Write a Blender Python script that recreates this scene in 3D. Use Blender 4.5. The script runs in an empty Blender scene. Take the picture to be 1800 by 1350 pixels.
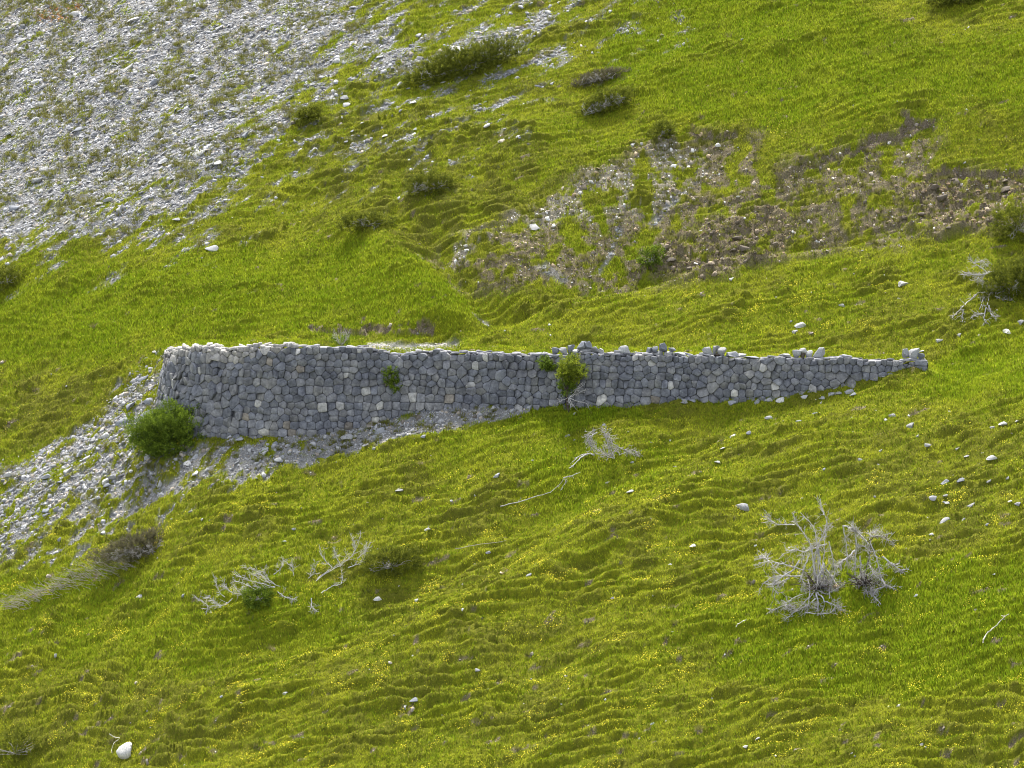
import bpy, math, random
import numpy as np
from mathutils import Vector

# ------------------------------------------------------------------ camera, world, sun, exposure
scn = bpy.context.scene
COL = scn.collection
D0, ZC = 130.0, 14.0                       # camera distance to the wall line, height above the wall top
PXM = 0.024                                # metres per photo pixel (1800 wide) at the wall
FPX = D0 / PXM / math.cos(math.radians(6.15))
V0 = 675.0
PITCH = -math.radians(6.15) - math.atan((V0 - 620) / FPX)
cam_d = bpy.data.cameras.new('camera')
cam = bpy.data.objects.new('camera', cam_d); COL.objects.link(cam)
cam.location = (0, -D0, ZC)
cam.rotation_euler = (math.pi/2 + PITCH, 0, 0)
cam_d.sensor_width = 36; cam_d.lens = 36 * FPX / 1800
cam_d.clip_start = 1; cam_d.clip_end = 3000
scn.camera = cam

SUN_EL, SUN_AZ = math.radians(60), math.radians(-8)    # azimuth measured from +Y towards +X
sdir = Vector((math.sin(SUN_AZ)*math.cos(SUN_EL), math.cos(SUN_AZ)*math.cos(SUN_EL), math.sin(SUN_EL)))
w = bpy.data.worlds.new('World'); scn.world = w; w.use_nodes = True
nt = w.node_tree; nt.nodes.clear()
sky = nt.nodes.new('ShaderNodeTexSky'); sky.sky_type = 'NISHITA'; sky.sun_disc = False
sky.sun_elevation = SUN_EL; sky.sun_rotation = SUN_AZ; sky.altitude = 1500; sky.dust_density = 4; sky.air_density = 1.0
bg = nt.nodes.new('ShaderNodeBackground'); bg.inputs[1].default_value = 0.14
wo = nt.nodes.new('ShaderNodeOutputWorld')
hs = nt.nodes.new('ShaderNodeHueSaturation'); hs.inputs['Saturation'].default_value = .35   # thin cloud
nt.links.new(sky.outputs[0], hs.inputs['Color']); nt.links.new(hs.outputs[0], bg.inputs[0]); nt.links.new(bg.outputs[0], wo.inputs[0])
sl = bpy.data.lights.new('sun', 'SUN'); sl.energy = 3.5; sl.angle = math.radians(8); sl.color = (1, .96, .88)
so = bpy.data.objects.new('sun', sl); COL.objects.link(so); so.location = (0, 0, 80)
so.rotation_euler = sdir.to_track_quat('Z', 'Y').to_euler()
scn.view_settings.view_transform = 'Standard'; scn.view_settings.look = 'None'
scn.view_settings.exposure = 1.75; scn.view_settings.gamma = 1
scn.render.filter_size = 1.0
try: scn.cycles.filter_width = 1.0
except Exception: pass
scn.render.resolution_x = 1024; scn.render.resolution_y = 768

# ------------------------------------------------------------------ numeric helpers
rng = np.random.default_rng(7)
random.seed(5)
def ss(a, b, x):
    t = np.clip((x - a) / (b - a), 0, 1); return t*t*(3-2*t)
def lerp(a, b, t): return a + (b-a)*t
def perlin(x, y, seed=0):
    xi = np.floor(x).astype(np.int64); yi = np.floor(y).astype(np.int64)
    xf = x - xi; yf = y - yi
    def g(ix, iy, dx, dy):
        h = (ix*374761393 + iy*668265263 + seed*974634777) & 0xffffffff
        h = ((h ^ (h >> 13)) * 1274126177) & 0xffffffff
        h = h ^ (h >> 16)
        a = (h & 0xffff) * (2*math.pi/65536)
        return np.cos(a)*dx + np.sin(a)*dy
    u = xf*xf*xf*(xf*(xf*6-15)+10); v = yf*yf*yf*(yf*(yf*6-15)+10)
    a = g(xi, yi, xf, yf); b = g(xi+1, yi, xf-1, yf)
    c = g(xi, yi+1, xf, yf-1); d = g(xi+1, yi+1, xf-1, yf-1)
    return 1.5*lerp(lerp(a, b, u), lerp(c, d, u), v)
def fbm(x, y, seed, octs=3, gain=.5):
    r = 0; a = 1; f = 1
    for k in range(octs):
        r = r + a*perlin(x*f, y*f, seed+k*17); a *= gain; f *= 2.03
    return r
def blocks(x, y, seed):
    """broken rock: cells with their own height and tilt, and cracks between them"""
    xi = np.floor(x).astype(np.int64); yi = np.floor(y).astype(np.int64)
    b1 = np.full(x.shape, 9.); b2 = b1.copy(); hh = np.zeros_like(x)
    def rnd(a, b, k):
        h = (a*374761393 + b*668265263 + (seed+k)*974634777) & 0xffffffff
        h = ((h ^ (h >> 13)) * 1274126177) & 0xffffffff
        return ((h ^ (h >> 16)) & 0xffff)/65535.
    for i in (-1, 0, 1):
        for j in (-1, 0, 1):
            cx, cy = xi+i, yi+j; px = cx+rnd(cx, cy, 1); py = cy+rnd(cx, cy, 2); dx, dy = x-px, y-py; d = np.hypot(dx, dy)
            hv = rnd(cx, cy, 3) + dx*(rnd(cx, cy, 4)-.5)*1.6 + dy*(rnd(cx, cy, 5)-.5)*1.6
            near = d < b1; b2 = np.where(near, b1, np.minimum(b2, d)); hh = np.where(near, hv, hh); b1 = np.where(near, d, b1)
    return hh - .7*(1-ss(0, .16, b2-b1))
CP, SP = math.cos(PITCH), math.sin(PITCH)
def project(x, y, z):
    dx = x; dy = y + D0; dz = z - ZC
    dep = dy*CP + dz*SP; up = -dy*SP + dz*CP
    return 900 + FPX*dx/dep, V0 - FPX*up/dep
def ray(u, v):
    a = (np.asarray(u, float)-900)/FPX; b = (V0-np.asarray(v, float))/FPX
    return a, CP - b*SP, SP + b*CP
def point_at(u, v, y):                      # the point of the plan line Y = y that the photo shows at (u, v)
    rx, ry, rz = ray(u, v); t = (y + D0)/ry
    return rx*t, y, ZC + rz*t
def scale_at(y): return PXM*(D0+y)/D0
def poly_mask(u, v, pts, soft, wob=None):
    pts = np.array(pts, float); n = len(pts)
    inside = np.zeros(u.shape, bool); d2 = np.full(u.shape, 1e18)
    for i in range(n):
        x1, y1 = pts[i]; x2, y2 = pts[(i+1) % n]
        c = (y1 > v) != (y2 > v)
        with np.errstate(divide='ignore', invalid='ignore'):
            xi = (x2-x1)*(v-y1)/(y2-y1 if y2 != y1 else 1e-9) + x1
        inside ^= c & (u < xi)
        ex, ey = x2-x1, y2-y1; t = np.clip(((u-x1)*ex + (v-y1)*ey)/(ex*ex+ey*ey+1e-9), 0, 1)
        d2 = np.minimum(d2, (u-x1-t*ex)**2 + (v-y1-t*ey)**2)
    sd = np.sqrt(d2)*np.where(inside, 1, -1)
    if wob is not None: sd = sd + wob
    return ss(-soft, soft, sd)

# ------------------------------------------------------------------ the wall's plan
R0 = 7.35
_wy = lambda x: -0.27*(x+8.0)*ss(-9, 4, x) * 0.8
def wall_plan():
    pts = []
    for x in np.arange(16.8, -8.0, -0.1): pts.append((x, float(_wy(x))))
    cx, cy = -8.0, R0
    for a in np.arange(0, math.radians(97), .1/R0): pts.append((cx - R0*math.sin(a), cy - R0*math.cos(a)))
    x, y = pts[-1]
    for k in range(1, 45): pts.append((x + .012*k, y + .1*k))
    return np.array(pts)
WP = wall_plan()
WS = np.concatenate([[0], np.cumsum(np.hypot(*np.diff(WP, axis=0).T))])
WT = np.gradient(WP, WS, axis=0); WT /= np.linalg.norm(WT, axis=1)[:, None]
WN = np.stack([-WT[:, 1], WT[:, 0]], 1)    # turned to the valley below
if WN[50, 1] > 0: WN = -WN
UT = [(270, 618), (290, 616), (340, 612), (400, 616), (450, 609), (520, 611), (600, 613), (700, 617), (800, 620), (900, 622), (1000, 622), (1100, 624), (1300, 627), (1450, 629), (1560, 630), (1640, 633)]
UB = [(272, 706), (300, 740), (340, 762), (380, 768), (430, 766), (520, 752), (620, 735), (720, 717), (850, 704), (1000, 703), (1150, 699), (1300, 696), (1380, 690), (1450, 678), (1530, 664), (1600, 644), (1660, 628)]
def wall_z(tab):
    us = np.array([t[0] for t in tab], float); vs = np.array([t[1] for t in tab], float)
    z = np.zeros(len(WP))
    for i, (x, y) in enumerate(WP):
        u = 900 + x/(y+D0)*FPX*1.0
        v = np.interp(u, us, vs); z[i] = point_at(u, v, y)[2]
    return z
WZT, WZB = wall_z(UT), wall_z(UB)
i_tan = int(np.argmin(WP[:, 0]))
WZT = WZT + .07*perlin(WS*.7, WS*0+.5, 401) + .05*perlin(WS*1.9, WS*0+.5, 402) - .10*ss(.25, .6, perlin(WS*.45, WS*0+2.5, 403)); WZT[i_tan:] = WZT[i_tan]; WZB[i_tan:] = WZB[i_tan] + .62*(WP[i_tan:, 1]-WP[i_tan, 1])
# wall front y as a function of x (single valued up to the tangent point)
def smooth_tab(xs, ys, sig=1.3):
    X = np.arange(-80, 80, .1); Y = np.interp(X, xs, ys); k = np.exp(-.5*(np.arange(-60, 61)*.1/sig)**2); k /= k.sum()
    Yp = np.pad(Y, 60, mode='reflect', reflect_type='odd'); return X, np.convolve(Yp, k, 'valid')
_xs = WP[:i_tan+1, 0][::-1]; _ys = WP[:i_tan+1, 1][::-1]; _zt = WZT[:i_tan+1][::-1]; _zb = WZB[:i_tan+1][::-1]
XL = _xs[0]
_sel = np.arange(-8, 17.5, .5)
_A = np.interp(_sel, _xs, _zb) - .60*np.interp(_sel, _xs, _ys)
AX, AY = smooth_tab(np.concatenate([[-80, -40, -26, -18, -14.8, -12.6, -10.5], _sel, [26, 40, 80]]), np.concatenate([[-32, -17, -11.2, -7.7, -5.7, -4.05, -3.15], _A, [_A[-1]+1.9, _A[-1]+5, _A[-1]+14]]))
def low_ground(x, y):
    z = np.interp(x, AX, AY) + .60*y
    d = y - (-.2*np.clip(x+8, 0, 30))
    z = z + .09*np.clip(x, -30, 30)*ss(0, 14, -d)
    return np.maximum(z, -60 + .1*z)
WZB = low_ground(WP[:, 0] , WP[:, 1]-.3)

# ------------------------------------------------------------------ the zones seen on the slope (photo pixels)
Z_SCREE = [(-900, 520), (-100, 470), (60, 450), (170, 425), (300, 408), (390, 360), (450, 300), (500, 215), (590, 150), (690, 95), (700, 40), (640, -20), (620, -400), (-900, -400)]
Z_STREAK = [(560, 150), (700, 100), (790, 85), (860, 62), (925, 42), (975, -10), (1010, -60), (1030, -10), (965, 55), (910, 95), (800, 100), (640, 150)]
Z_SPARSE = [(450, 100), (700, -200), (1300, -200), (1200, 60), (1080, 90), (960, 190), (850, 270), (700, 330), (500, 350), (360, 440), (0, 500), (0, 440)]
Z_LOW = [(235, 650), (290, 640), (275, 700), (235, 800), (360, 778), (480, 768), (640, 745), (830, 706), (925, 704), (935, 730), (800, 764), (660, 802), (520, 830), (440, 850), (320, 865), (250, 900), (150, 925), (40, 960), (-300, 1000), (-300, 880), (60, 790), (150, 750), (205, 700)]
Z_LOW2 = [(-300, 950), (0, 930), (200, 890), (330, 860), (330, 900), (180, 950), (90, 1000), (-300, 1060)]
Z_ERO = [(1060, 290), (1180, 232), (1340, 235), (1330, 290), (1490, 262), (1650, 205), (1660, 290), (2000, 285), (2000, 400), (1700, 410), (1550, 435), (1400, 450), (1300, 492), (1170, 503), (1060, 520), (960, 525), (800, 492), (740, 450), (900, 380), (1000, 320)]
Z_ROCK1 = [(1110, 485), (1200, 500), (1300, 495), (1385, 450), (1400, 380), (1330, 370), (1250, 400), (1180, 430)]
Z_ROCK2 = [(1570, 400), (1600, 330), (1680, 298), (1800, 292), (2000, 300), (2000, 420), (1740, 410), (1640, 420)]
Z_PALE = [(990, 330), (1090, 290), (1200, 250), (1250, 260), (1190, 330), (1150, 380), (1000, 400), (900, 420), (780, 470), (760, 440), (900, 385)]
Z_PATH = [(640, 612), (660, 603), (760, 599), (812, 596), (800, 610), (720, 614)]
Z_RILL = [([(828, 545), (850, 552), (872, 568), (858, 570), (835, 556)], 1), 
          ([(1085, 405), (1095, 408), (1070, 470), (1052, 492), (1050, 480), (1068, 455)], .8), ([(960, 470), (1000, 500), (990, 506), (940, 480)], .7), ([(1230, 300), (1245, 290), (1200, 350), (1150, 400), (1140, 395)], .8)]
Z_RUST = [(60, 22), (110, 12), (145, 8), (120, 38), (70, 42)]
REC = [([(1190, 226), (1250, 232), (1335, 238), (1320, 330), (1180, 330)], .30, 226, 320),
       ([(1330, 322), (1400, 300), (1500, 270), (1570, 232), (1652, 203), (1657, 290), (1500, 340), (1400, 380), (1330, 400)], .34, 230, 390),
       ([(1590, 322), (1680, 296), (2000, 290), (2000, 400), (1600, 400)], .38, 300, 400),
       ([(500, 592), (560, 582), (620, 577), (760, 574), (800, 590), (760, 602), (540, 604)], .35, 570, 604)]
Z_LUSH = [([(-400, 500), (0, 500), (300, 455), (600, 425), (780, 480), (850, 565), (500, 598), (290, 606), (180, 645), (-400, 640)], .8),
          ([(1050, 60), (1250, -100), (1500, 30), (1650, 80), (1800, 60), (2100, 60), (2100, 190), (1600, 180), (1350, 222), (1150, 205), (1100, 150)], .75),
          ([(1250, 1080), (1500, 1000), (1640, 980), (2100, 1000), (2100, 1190), (1500, 1230), (1250, 1180)], .9),
          ([(900, 712), (1060, 705), (1120, 725), (960, 775), (870, 760)], 1.1), ([(1590, 660), (1700, 598), (2100, 590), (2100, 700), (1650, 710)], .8),
          ([(330, 1000), (700, 1060), (700, 1120), (300, 1200), (-200, 1100), (-200, 1000)], .5), ([(900, 790), (1160, 770), (1200, 840), (950, 900)], .6)]
Z_DRY = [([(-400, 660), (230, 640), (200, 720), (60, 790), (-400, 860)], .7), ([(480, 190), (700, 190), (980, 250), (1080, 290), (900, 400), (720, 440), (560, 330)], .75),
         ([(600, 1060), (720, 1020), (760, 1120), (640, 1140)], .6), ([(1450, 830), (1700, 720), (2100, 800), (2100, 950), (1600, 960)], .5),
         ([(150, 1190), (420, 1180), (420, 1290), (200, 1350), (0, 1350), (0, 1250)], .6), ([(1400, 560), (1560, 520), (1700, 560), (1500, 620)], .4),
         ([(600, 1180), (900, 1150), (1000, 1260), (700, 1340), (560, 1260)], .5)]

def base_parts(x, y):
    a = np.interp(x, [-300, -40, -26, -14.6, -6, 0, 7, 17, 40, 300], [-100, -17.0, -11.2, -6.35, -3.9, -2.45, -1.3, .5, 4.4, 45])
    slope_up = a + .62*y
    # far back the hill bends over a little and it levels out down in the valley
    slope_up = slope_up - .0016*np.clip(y-30, 0, 400)**2*.5
    slope_up = np.maximum(slope_up, -60 + .1*slope_up)
    # little ravine behind the near spur
    yc = np.interp(x, [-3, -1, 7, 14.5, 24, 60], [4.6, 4.9, 5.9, 6.3, 7.2, 11])
    yt = np.interp(x, [-3, 2, 8, 14, 18, 24, 60], [10, 14, 16, 15.2, 14.9, 13, 20])
    dep = np.interp(x, [-5, -1, 5, 14, 26, 60], [0, 1.4, 2.8, 3.0, 2.3, 0])
    t = (y-yc)/(yt-yc)
    slope_up = slope_up - dep*ss(0, .22, t)*np.clip(1-t, 0, 1)
    return slope_up

def H0(x, y):
    """smooth ground, without the small relief"""
    up = base_parts(x, y)
    yw = np.interp(x, _xs, _ys); zt = np.interp(x, _xs, _zt); zb = np.interp(x, _xs, _zb)
    # extend the base line to both sides of the wall
    zb = np.where(x > _xs[-1], _zb[-1] + .2*(x-_xs[-1]), zb)
    # ledge of the old track behind the wall
    d = y - yw
    ledge = zt - .10 + .015*d
    cut = np.where(d < 3.2, ledge, ledge + 1.15*(d-3.2))
    k = ss(XL-1.2, XL+.2, x)*(1-ss(16.5, 21, x))
    upc = np.where(up > cut, lerp(up, cut, k), up)
    upc = np.where((d < 3.4) & (up < ledge), lerp(up, ledge, k), upc)
    low = low_ground(x, y)
    # left of the wall one slope, right of it one slope too
    inw = ss(.12, .42, d)
    wl = ss(XL-.5, XL+.3, x)                 # 0 left of the wall end
    zmid = lerp(low, upc, inw)
    zleft = lerp(low, up, ss(3, 13, y))
    z = lerp(zleft, zmid, wl)
    zr = lerp(low, up, ss(-3.0, 4.5, d))
    return lerp(z, zr, ss(16.0, 18.6, x))

def fields(x, y):
    z0 = H0(x, y)
    u, v = project(x, y, z0)
    wob = 22*fbm(x*.5, y*.5, 31, 4, .6) ; wob2 = 10*fbm(x*1.6, y*1.6, 37, 3)
    yw = np.interp(x, _xs, _ys); d = y - yw
    f = {}
    above = (y > 3)
    grn = fbm(x*.8, y*.8, 51, 4, .6)                            # turf islands within the scree
    xr = x*.9 + .4*y; yr = y*.95 - .42*x
    stz = fbm(xr*.5, yr*1.1, 55, 5, .68)                        # streaks down the scree
    p1 = poly_mask(u, v, Z_SCREE, 120, wob*.8); sp = poly_mask(u, v, Z_SPARSE, 80, wob)
    p1 = np.maximum(p1*1.02, .36*sp)
    sc = ss(.34, .84, p1 + .52*stz - .02)*ss(.0, .12, p1)
    sc = np.maximum(sc, .95*poly_mask(u, v, Z_STREAK, 8, wob*.35+wob2*.5)*ss(-.55, -.1, stz))*above
    p2 = np.maximum(poly_mask(u, v, Z_LOW, 16, wob*.45), .45*poly_mask(u, v, Z_LOW2, 30, wob))
    lo = ss(.36, .78, p2*(.70+.30*ss(420, 600, u)) + (.85-.45*ss(450, 600, u))*fbm(xr*.9, yr*1.5, 53, 4, .65) - .02)*ss(.02, .2, p2)*(d < .1 + 20*(x < XL))
    f['stones'] = np.clip(np.maximum(np.maximum(sc, .10*sp*ss(-.3, .5, fbm(x*.5, y*.5, 57, 3)))*above, np.maximum(lo, .25*p2*(d < .1+20*(x < XL)))), 0, 1)
    pth = poly_mask(u, v, Z_PATH, 6, wob2*.3)*(d > 0)
    grn = fbm(x*.8, y*.8, 51, 4, .6)                            # turf islands within the scree
    isl = ss(.25, .6, grn + .1)
    f['scree'] = np.clip(np.maximum(np.maximum(sc*(1-.8*ss(.42, .7, grn)), lo), pth*.9), 0, 1)
    ero = poly_mask(u, v, Z_ERO, 16, wob*.7)*(y > 5.2)
    en = ss(-.30, .12, fbm(x*.9, y*.9, 61, 4, .65))
    rk = np.maximum(poly_mask(u, v, Z_ROCK1, 10, wob*.5), poly_mask(u, v, Z_ROCK2, 10, wob*.5))*(y > 5.2)
    rec = np.zeros_like(x); lip = np.zeros_like(x)
    for (p, dz, va, vb), (ta, tb2) in zip(REC, ((60, 70), (60, 22), (50, 1), (50, 50))):
        m = poly_mask(u, v, p, 4.0, wob2*1.3 + wob*.3)*np.where(va > 560, (y > 3.2), (y > 5.2))
        ua, ub = min(q[0] for q in p), max(q[0] for q in p)
        ln = np.clip(1-(v-va)/(vb-va), 0, 1)*ss(ua, ua+ta, u)*(1-ss(ub-tb2, ub, u))
        rec = np.maximum(rec, m*dz*ln); lip = np.maximum(lip, ss(.1, .5, 4*m*(1-m))*ss(.45, .8, ln))
        lip = np.maximum(lip, m*ss(.35, .9, 1-poly_mask(u, v, p, 9, wob2*.55-9))*ss(.35, .7, ln))
    f['soil'] = np.clip(np.maximum(np.maximum(ero*en*.9, rk*.95*ss(-.45, -.1, grn)), ss(.3, .9, lip)), 0, 1)
    f['rock'] = rk
    f['pale'] = poly_mask(u, v, Z_PALE, 20, wob)*ero
    # bare worn scars in the turf
    scar = ss(.88, 1.0, fbm(x*.9+3, y*1.9, 71, 3, .6) + .12*ss(850, 1000, v)) * (1-sc)
    f['soil'] = np.maximum(f['soil'], scar*.9)
    for p, k in Z_RILL: f['scree'] = np.maximum(f['scree'], k*poly_mask(u, v, p, 3.5, wob2*.3)*(y > 3)); f['stones'] = np.maximum(f['stones'], .6*f['scree']*poly_mask(u, v, p, 4))
    f['rust'] = poly_mask(u, v, Z_RUST, 8, wob2*.6)*(y > 20)
    tl = poly_mask(u, v, [(-300, -200), (160, -200), (150, 20), (60, 45), (-300, 55)], 14, wob*.5)*(y > 20)*ss(-.5, .1, grn)
    f['soil'] = np.maximum(f['soil'], np.maximum(.75*tl, f['rust'])); f['scree'] = f['scree']*(1-.7*tl)
    lush = ss(.1, .7, fbm(x*.16, y*.16, 81, 2))*.35
    for p, k in Z_LUSH: lush = np.maximum(lush, k*poly_mask(u, v, p, 22, wob))
    dry = ss(.0, .8, fbm(x*.35, y*.75, 91, 4, .65))*.55
    for p, k in Z_DRY: dry = np.maximum(dry, k*poly_mask(u, v, p, 30, wob)*ss(-.5, .3, grn))
    f['lush'] = np.clip(lush, 0, 1); f['dry'] = np.clip(dry*(1-.75*np.clip(lush, 0, 1)), 0, 1)
    flo = ss(.0, .7, fbm(x*.45, y*.7, 101, 4, .6))*(ss(800, 930, v)*.9 + poly_mask(u, v, [(1100, 540), (1350, 470), (1760, 400), (1850, 450), (1850, 560), (1500, 600), (1150, 600)], 20) + .35*poly_mask(u, v, [(1200, 180), (1850, 80), (1850, 290), (1500, 260), (1200, 300)], 20) + .25*ss(640, 760, v))
    f['flo'] = np.clip(flo, 0, 1)*(1-f['scree'])*(1-f['soil'])
    # relief
    warp = .5*perlin(x*.7, y*.7, 111)
    xx = x + .35*y + warp; yy = (z0 - .22*x)/.62 + warp*.5
    ter = 1-np.abs(perlin(xx*.33, yy*1.7, 121))*2.0
    ter2 = 1-np.abs(perlin(xx*.6+9, yy*3.4, 127))*2.0
    tus = perlin(xx*.85, yy*3.5, 131); tus2 = perlin(xx*2.4, yy*5.0, 137) + .6*perlin(x*3.6+4, y*6.0, 139)
    gr = (1-.8*f['scree'])*(1-.45*f['soil'])
    # sheep-track steps that climb to the right
    pz = z0 - .22*x - .10*np.clip(-x-4, 0, 30)*ss(2, 10, y) + .26*perlin(x*.20, y*.4, 171) + .14*perlin(x*.55, y*1.0, 172) + .065*perlin(x*1.5, y*2.0, 173)
    def step(p, h, e):
        q = p/h; fr = q-np.floor(q); return h*(ss(0, e, fr)-fr)
    st1 = step(pz, .27, .5)*ss(-.15, .45, perlin(x*.22, y*.7, 174)+.1) + step(pz+.13+.05*perlin(x*1.5, y*1.5, 175), .16, .75)*ss(-.3, .4, perlin(x*.35, y*.9, 176))
    amp = (.30+.75*ss(.0, .55, dry) + .45*ss(750, 900, v))*(1-.5*f['lush'])*gr
    nearw = 1-ss(1.0, 0, np.abs(d-.4))*0 
    ledge = ss(-.1, .1, d)*(1-ss(2.8, 4.5, d))*(x > XL)*(x < 17.5)
    wallb = np.exp(-np.clip(-d, 0, 9)/.5)*(d < .1)*(x > XL-.5)*(x < 17.5)
    amp = amp*(1-.85*ledge)*(1-.6*wallb)
    z = z0 + .30*fbm(x*.16, y*.16, 141, 2)*(1-ledge)*(1-wallb)*(1-ss(-1, 0, -d)*0)
    vl = np.interp(u, [-200, 300, 600, 850, 1000, 1180, 1500], [1230, 1180, 1100, 980, 880, 790, 760]); tt = v - vl; wu = ss(250, 500, u)*(1-ss(1150, 1400, u))*(d < -1)
    z = z + wu*(-.50*np.exp(-(tt/42)**2) + .34*np.exp(-((tt-105)/60)**2))
    ul = np.interp(v, [380, 450, 575], [690, 750, 860]); tt = u - ul; wu = ss(370, 430, v)*(1-ss(560, 580, v))*(y > 4)
    z = z + wu*(.45*np.exp(-((tt+75)/60)**2) - .45*np.exp(-((tt-25)/40)**2))
    z = z + np.clip(.35+amp, .25, 1.05)*1.65*st1*gr*(1-.9*ledge)*(1-.7*wallb)
    z = z + amp*(.085*ter + .072*ter2 + .070*tus + .052*tus2)
    z = z + (.05*fbm(x*2.0, y*2.0, 151, 3) + .03*perlin(x*6, y*6, 157))*f['scree']
    # broken rock and clods
    cr = np.abs(perlin(x*1.3+.3*y, y*1.6, 161)) + .5*np.abs(perlin(x*3.1, y*3.3, 163)) + .3*np.abs(perlin(x*6.5, y*6.5, 165))
    blk = blocks(x*1.5+.5*y+.25*perlin(x, y, 181), y*1.9+.25*perlin(x+9, y, 182), 5) + .5*blocks(x*3.7+y, y*4.1, 6)
    z = z + (.12*cr*f['rock'] + .17*blk*f['rock'] + (.07*cr+.05*blk)*f['soil']) - rec
    f['z'] = z; f['amp'] = amp; f['tus'] = .6*ter + .5*tus + .4*ter2
    f['v'] = v; f['u'] = u
    return f

# fine grid over what the camera can see, coarse beyond it
STEP = .07
gx = np.arange(-34, 31, STEP); gy = np.arange(-31, 50, STEP)
ox = np.array([2, 5, 9, 14, 22, 34, 52, 80, 120, 180, 260.])
X1 = np.concatenate([gx[0]-ox[::-1], gx, gx[-1]+ox]); Y1 = np.concatenate([gy[0]-ox[:8][::-1], gy, gy[-1]+ox])
GX, GY = np.meshgrid(X1, Y1)
F = fields(GX, GY)
# steer the grid of the fine part for look-ups
FS = {k: F[k][8:8+len(gy), 11:11+len(gx)].astype(np.float32) for k in F}
def look(k, x, y):
    fx = np.clip((x-gx[0])/STEP, 0, len(gx)-1.001); fy = np.clip((y-gy[0])/STEP, 0, len(gy)-1.001)
    i = fx.astype(int); j = fy.astype(int); a = fx-i; b = fy-j; g = FS[k]
    return (g[j, i]*(1-a)+g[j, i+1]*a)*(1-b) + (g[j+1, i]*(1-a)+g[j+1, i+1]*a)*b
def cast(u, v, t0=95.):
    rx, ry, rz = ray(u, v)
    t = np.arange(t0, 185, .05)
    x, y, z = rx*t, -D0+ry*t, ZC+rz*t
    h = look('z', x, y); k = np.argmax(z < h)
    return float(x[k]), float(y[k]), float(h[k])
def normal_at(x, y, e=.25):
    x = np.asarray(x, float); y = np.asarray(y, float)
    zx = (look('z', x+e, y)-look('z', x-e, y))/(2*e); zy = (look('z', x, y+e)-look('z', x, y-e))/(2*e)
    n = np.stack([-zx, -zy, np.ones_like(zx)], -1); return n/np.linalg.norm(n, axis=-1, keepdims=True)

# ------------------------------------------------------------------ materials
def new_mat(name):
    m = bpy.data.materials.new(name); m.use_nodes = True; t = m.node_tree
    b = t.nodes['Principled BSDF']; b.inputs['Roughness'].default_value = .9
    b.inputs['Specular IOR Level'].default_value = .2
    return m, t, b
def N(t, kind, **kw):
    n = t.nodes.new(kind)
    for k, v in kw.items():
        if k in n.inputs: n.inputs[k].default_value = v
        else: setattr(n, k, v)
    return n
def noise(t, scale, detail=4, rough=.6, coord=None):
    n = N(t, 'ShaderNodeTexNoise'); n.inputs['Scale'].default_value = scale; n.inputs['Detail'].default_value = detail; n.inputs['Roughness'].default_value = rough
    if coord is not None: t.links.new(coord, n.inputs['Vector'])
    return n.outputs['Fac']
def ramp(t, fac, stops):
    r = N(t, 'ShaderNodeValToRGB'); t.links.new(fac, r.inputs[0]); e = r.color_ramp.elements
    e[0].position, e[0].color = stops[0][0], (*stops[0][1], 1); e[1].position, e[1].color = stops[-1][0], (*stops[-1][1], 1)
    for p, c in stops[1:-1]: q = e.new(p); q.color = (*c, 1)
    return r.outputs[0]
def mixc(t, fac, a, b, mode='MIX'):
    m = N(t, 'ShaderNodeMix', data_type='RGBA', blend_type=mode)
    for s, v in ((m.inputs[0], fac), (m.inputs[6], a), (m.inputs[7], b)):
        if hasattr(v, 'links') or hasattr(v, 'is_linked'): t.links.new(v, s)
        else: s.default_value = v if not isinstance(v, tuple) else (*v, 1)
    return m.outputs[2]
def attr(t, name, out='Fac'): return N(t, 'ShaderNodeAttribute', attribute_name=name).outputs[out]
def bump(t, b, h, strength, dist):
    n = N(t, 'ShaderNodeBump'); n.inputs['Strength'].default_value = strength; n.inputs['Distance'].default_value = dist
    t.links.new(h, n.inputs['Height']); t.links.new(n.outputs[0], b.inputs['Normal'])

# ground
M_ground, t, b = new_mat('hillside_ground')
pos = N(t, 'ShaderNodeNewGeometry').outputs['Position']
n1 = noise(t, 5, 6, .7, pos); n2 = noise(t, 22, 5, .7, pos); n3 = noise(t, 1.3, 4, .6, pos)
green = ramp(t, n1, [(.3, (.075, .080, .010)), (.5, (.125, .135, .010)), (.7, (.20, .205, .012))])
lushc = ramp(t, n1, [(.3, (.100, .130, .006)), (.7, (.19, .225, .008))])
dryc = ramp(t, n2, [(.3, (.045, .042, .010)), (.7, (.115, .118, .018))])
b.inputs['Specular IOR Level'].default_value = .03
soilc = ramp(t, n2, [(.28, (.040, .032, .023)), (.5, (.125, .100, .066)), (.72, (.25, .21, .155))])
screec = ramp(t, n2, [(.3, (.08, .077, .070)), (.5, (.165, .162, .155)), (.72, (.28, .28, .27))])
c = mixc(t, attr(t, 'lush'), green, lushc); c = mixc(t, attr(t, 'dry'), c, dryc)
palec = ramp(t, n2, [(.3, (.10, .085, .062)), (.5, (.22, .195, .155)), (.72, (.36, .33, .28))])
soilc = mixc(t, attr(t, 'pale'), soilc, palec)
c = mixc(t, attr(t, 'soil'), c, soilc); c = mixc(t, attr(t, 'scree'), c, screec); c = mixc(t, attr(t, 'rust'), c, (.27, .13, .05))
t.links.new(c, b.inputs['Base Color']); bump(t, b, n2, .8, .05)
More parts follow.
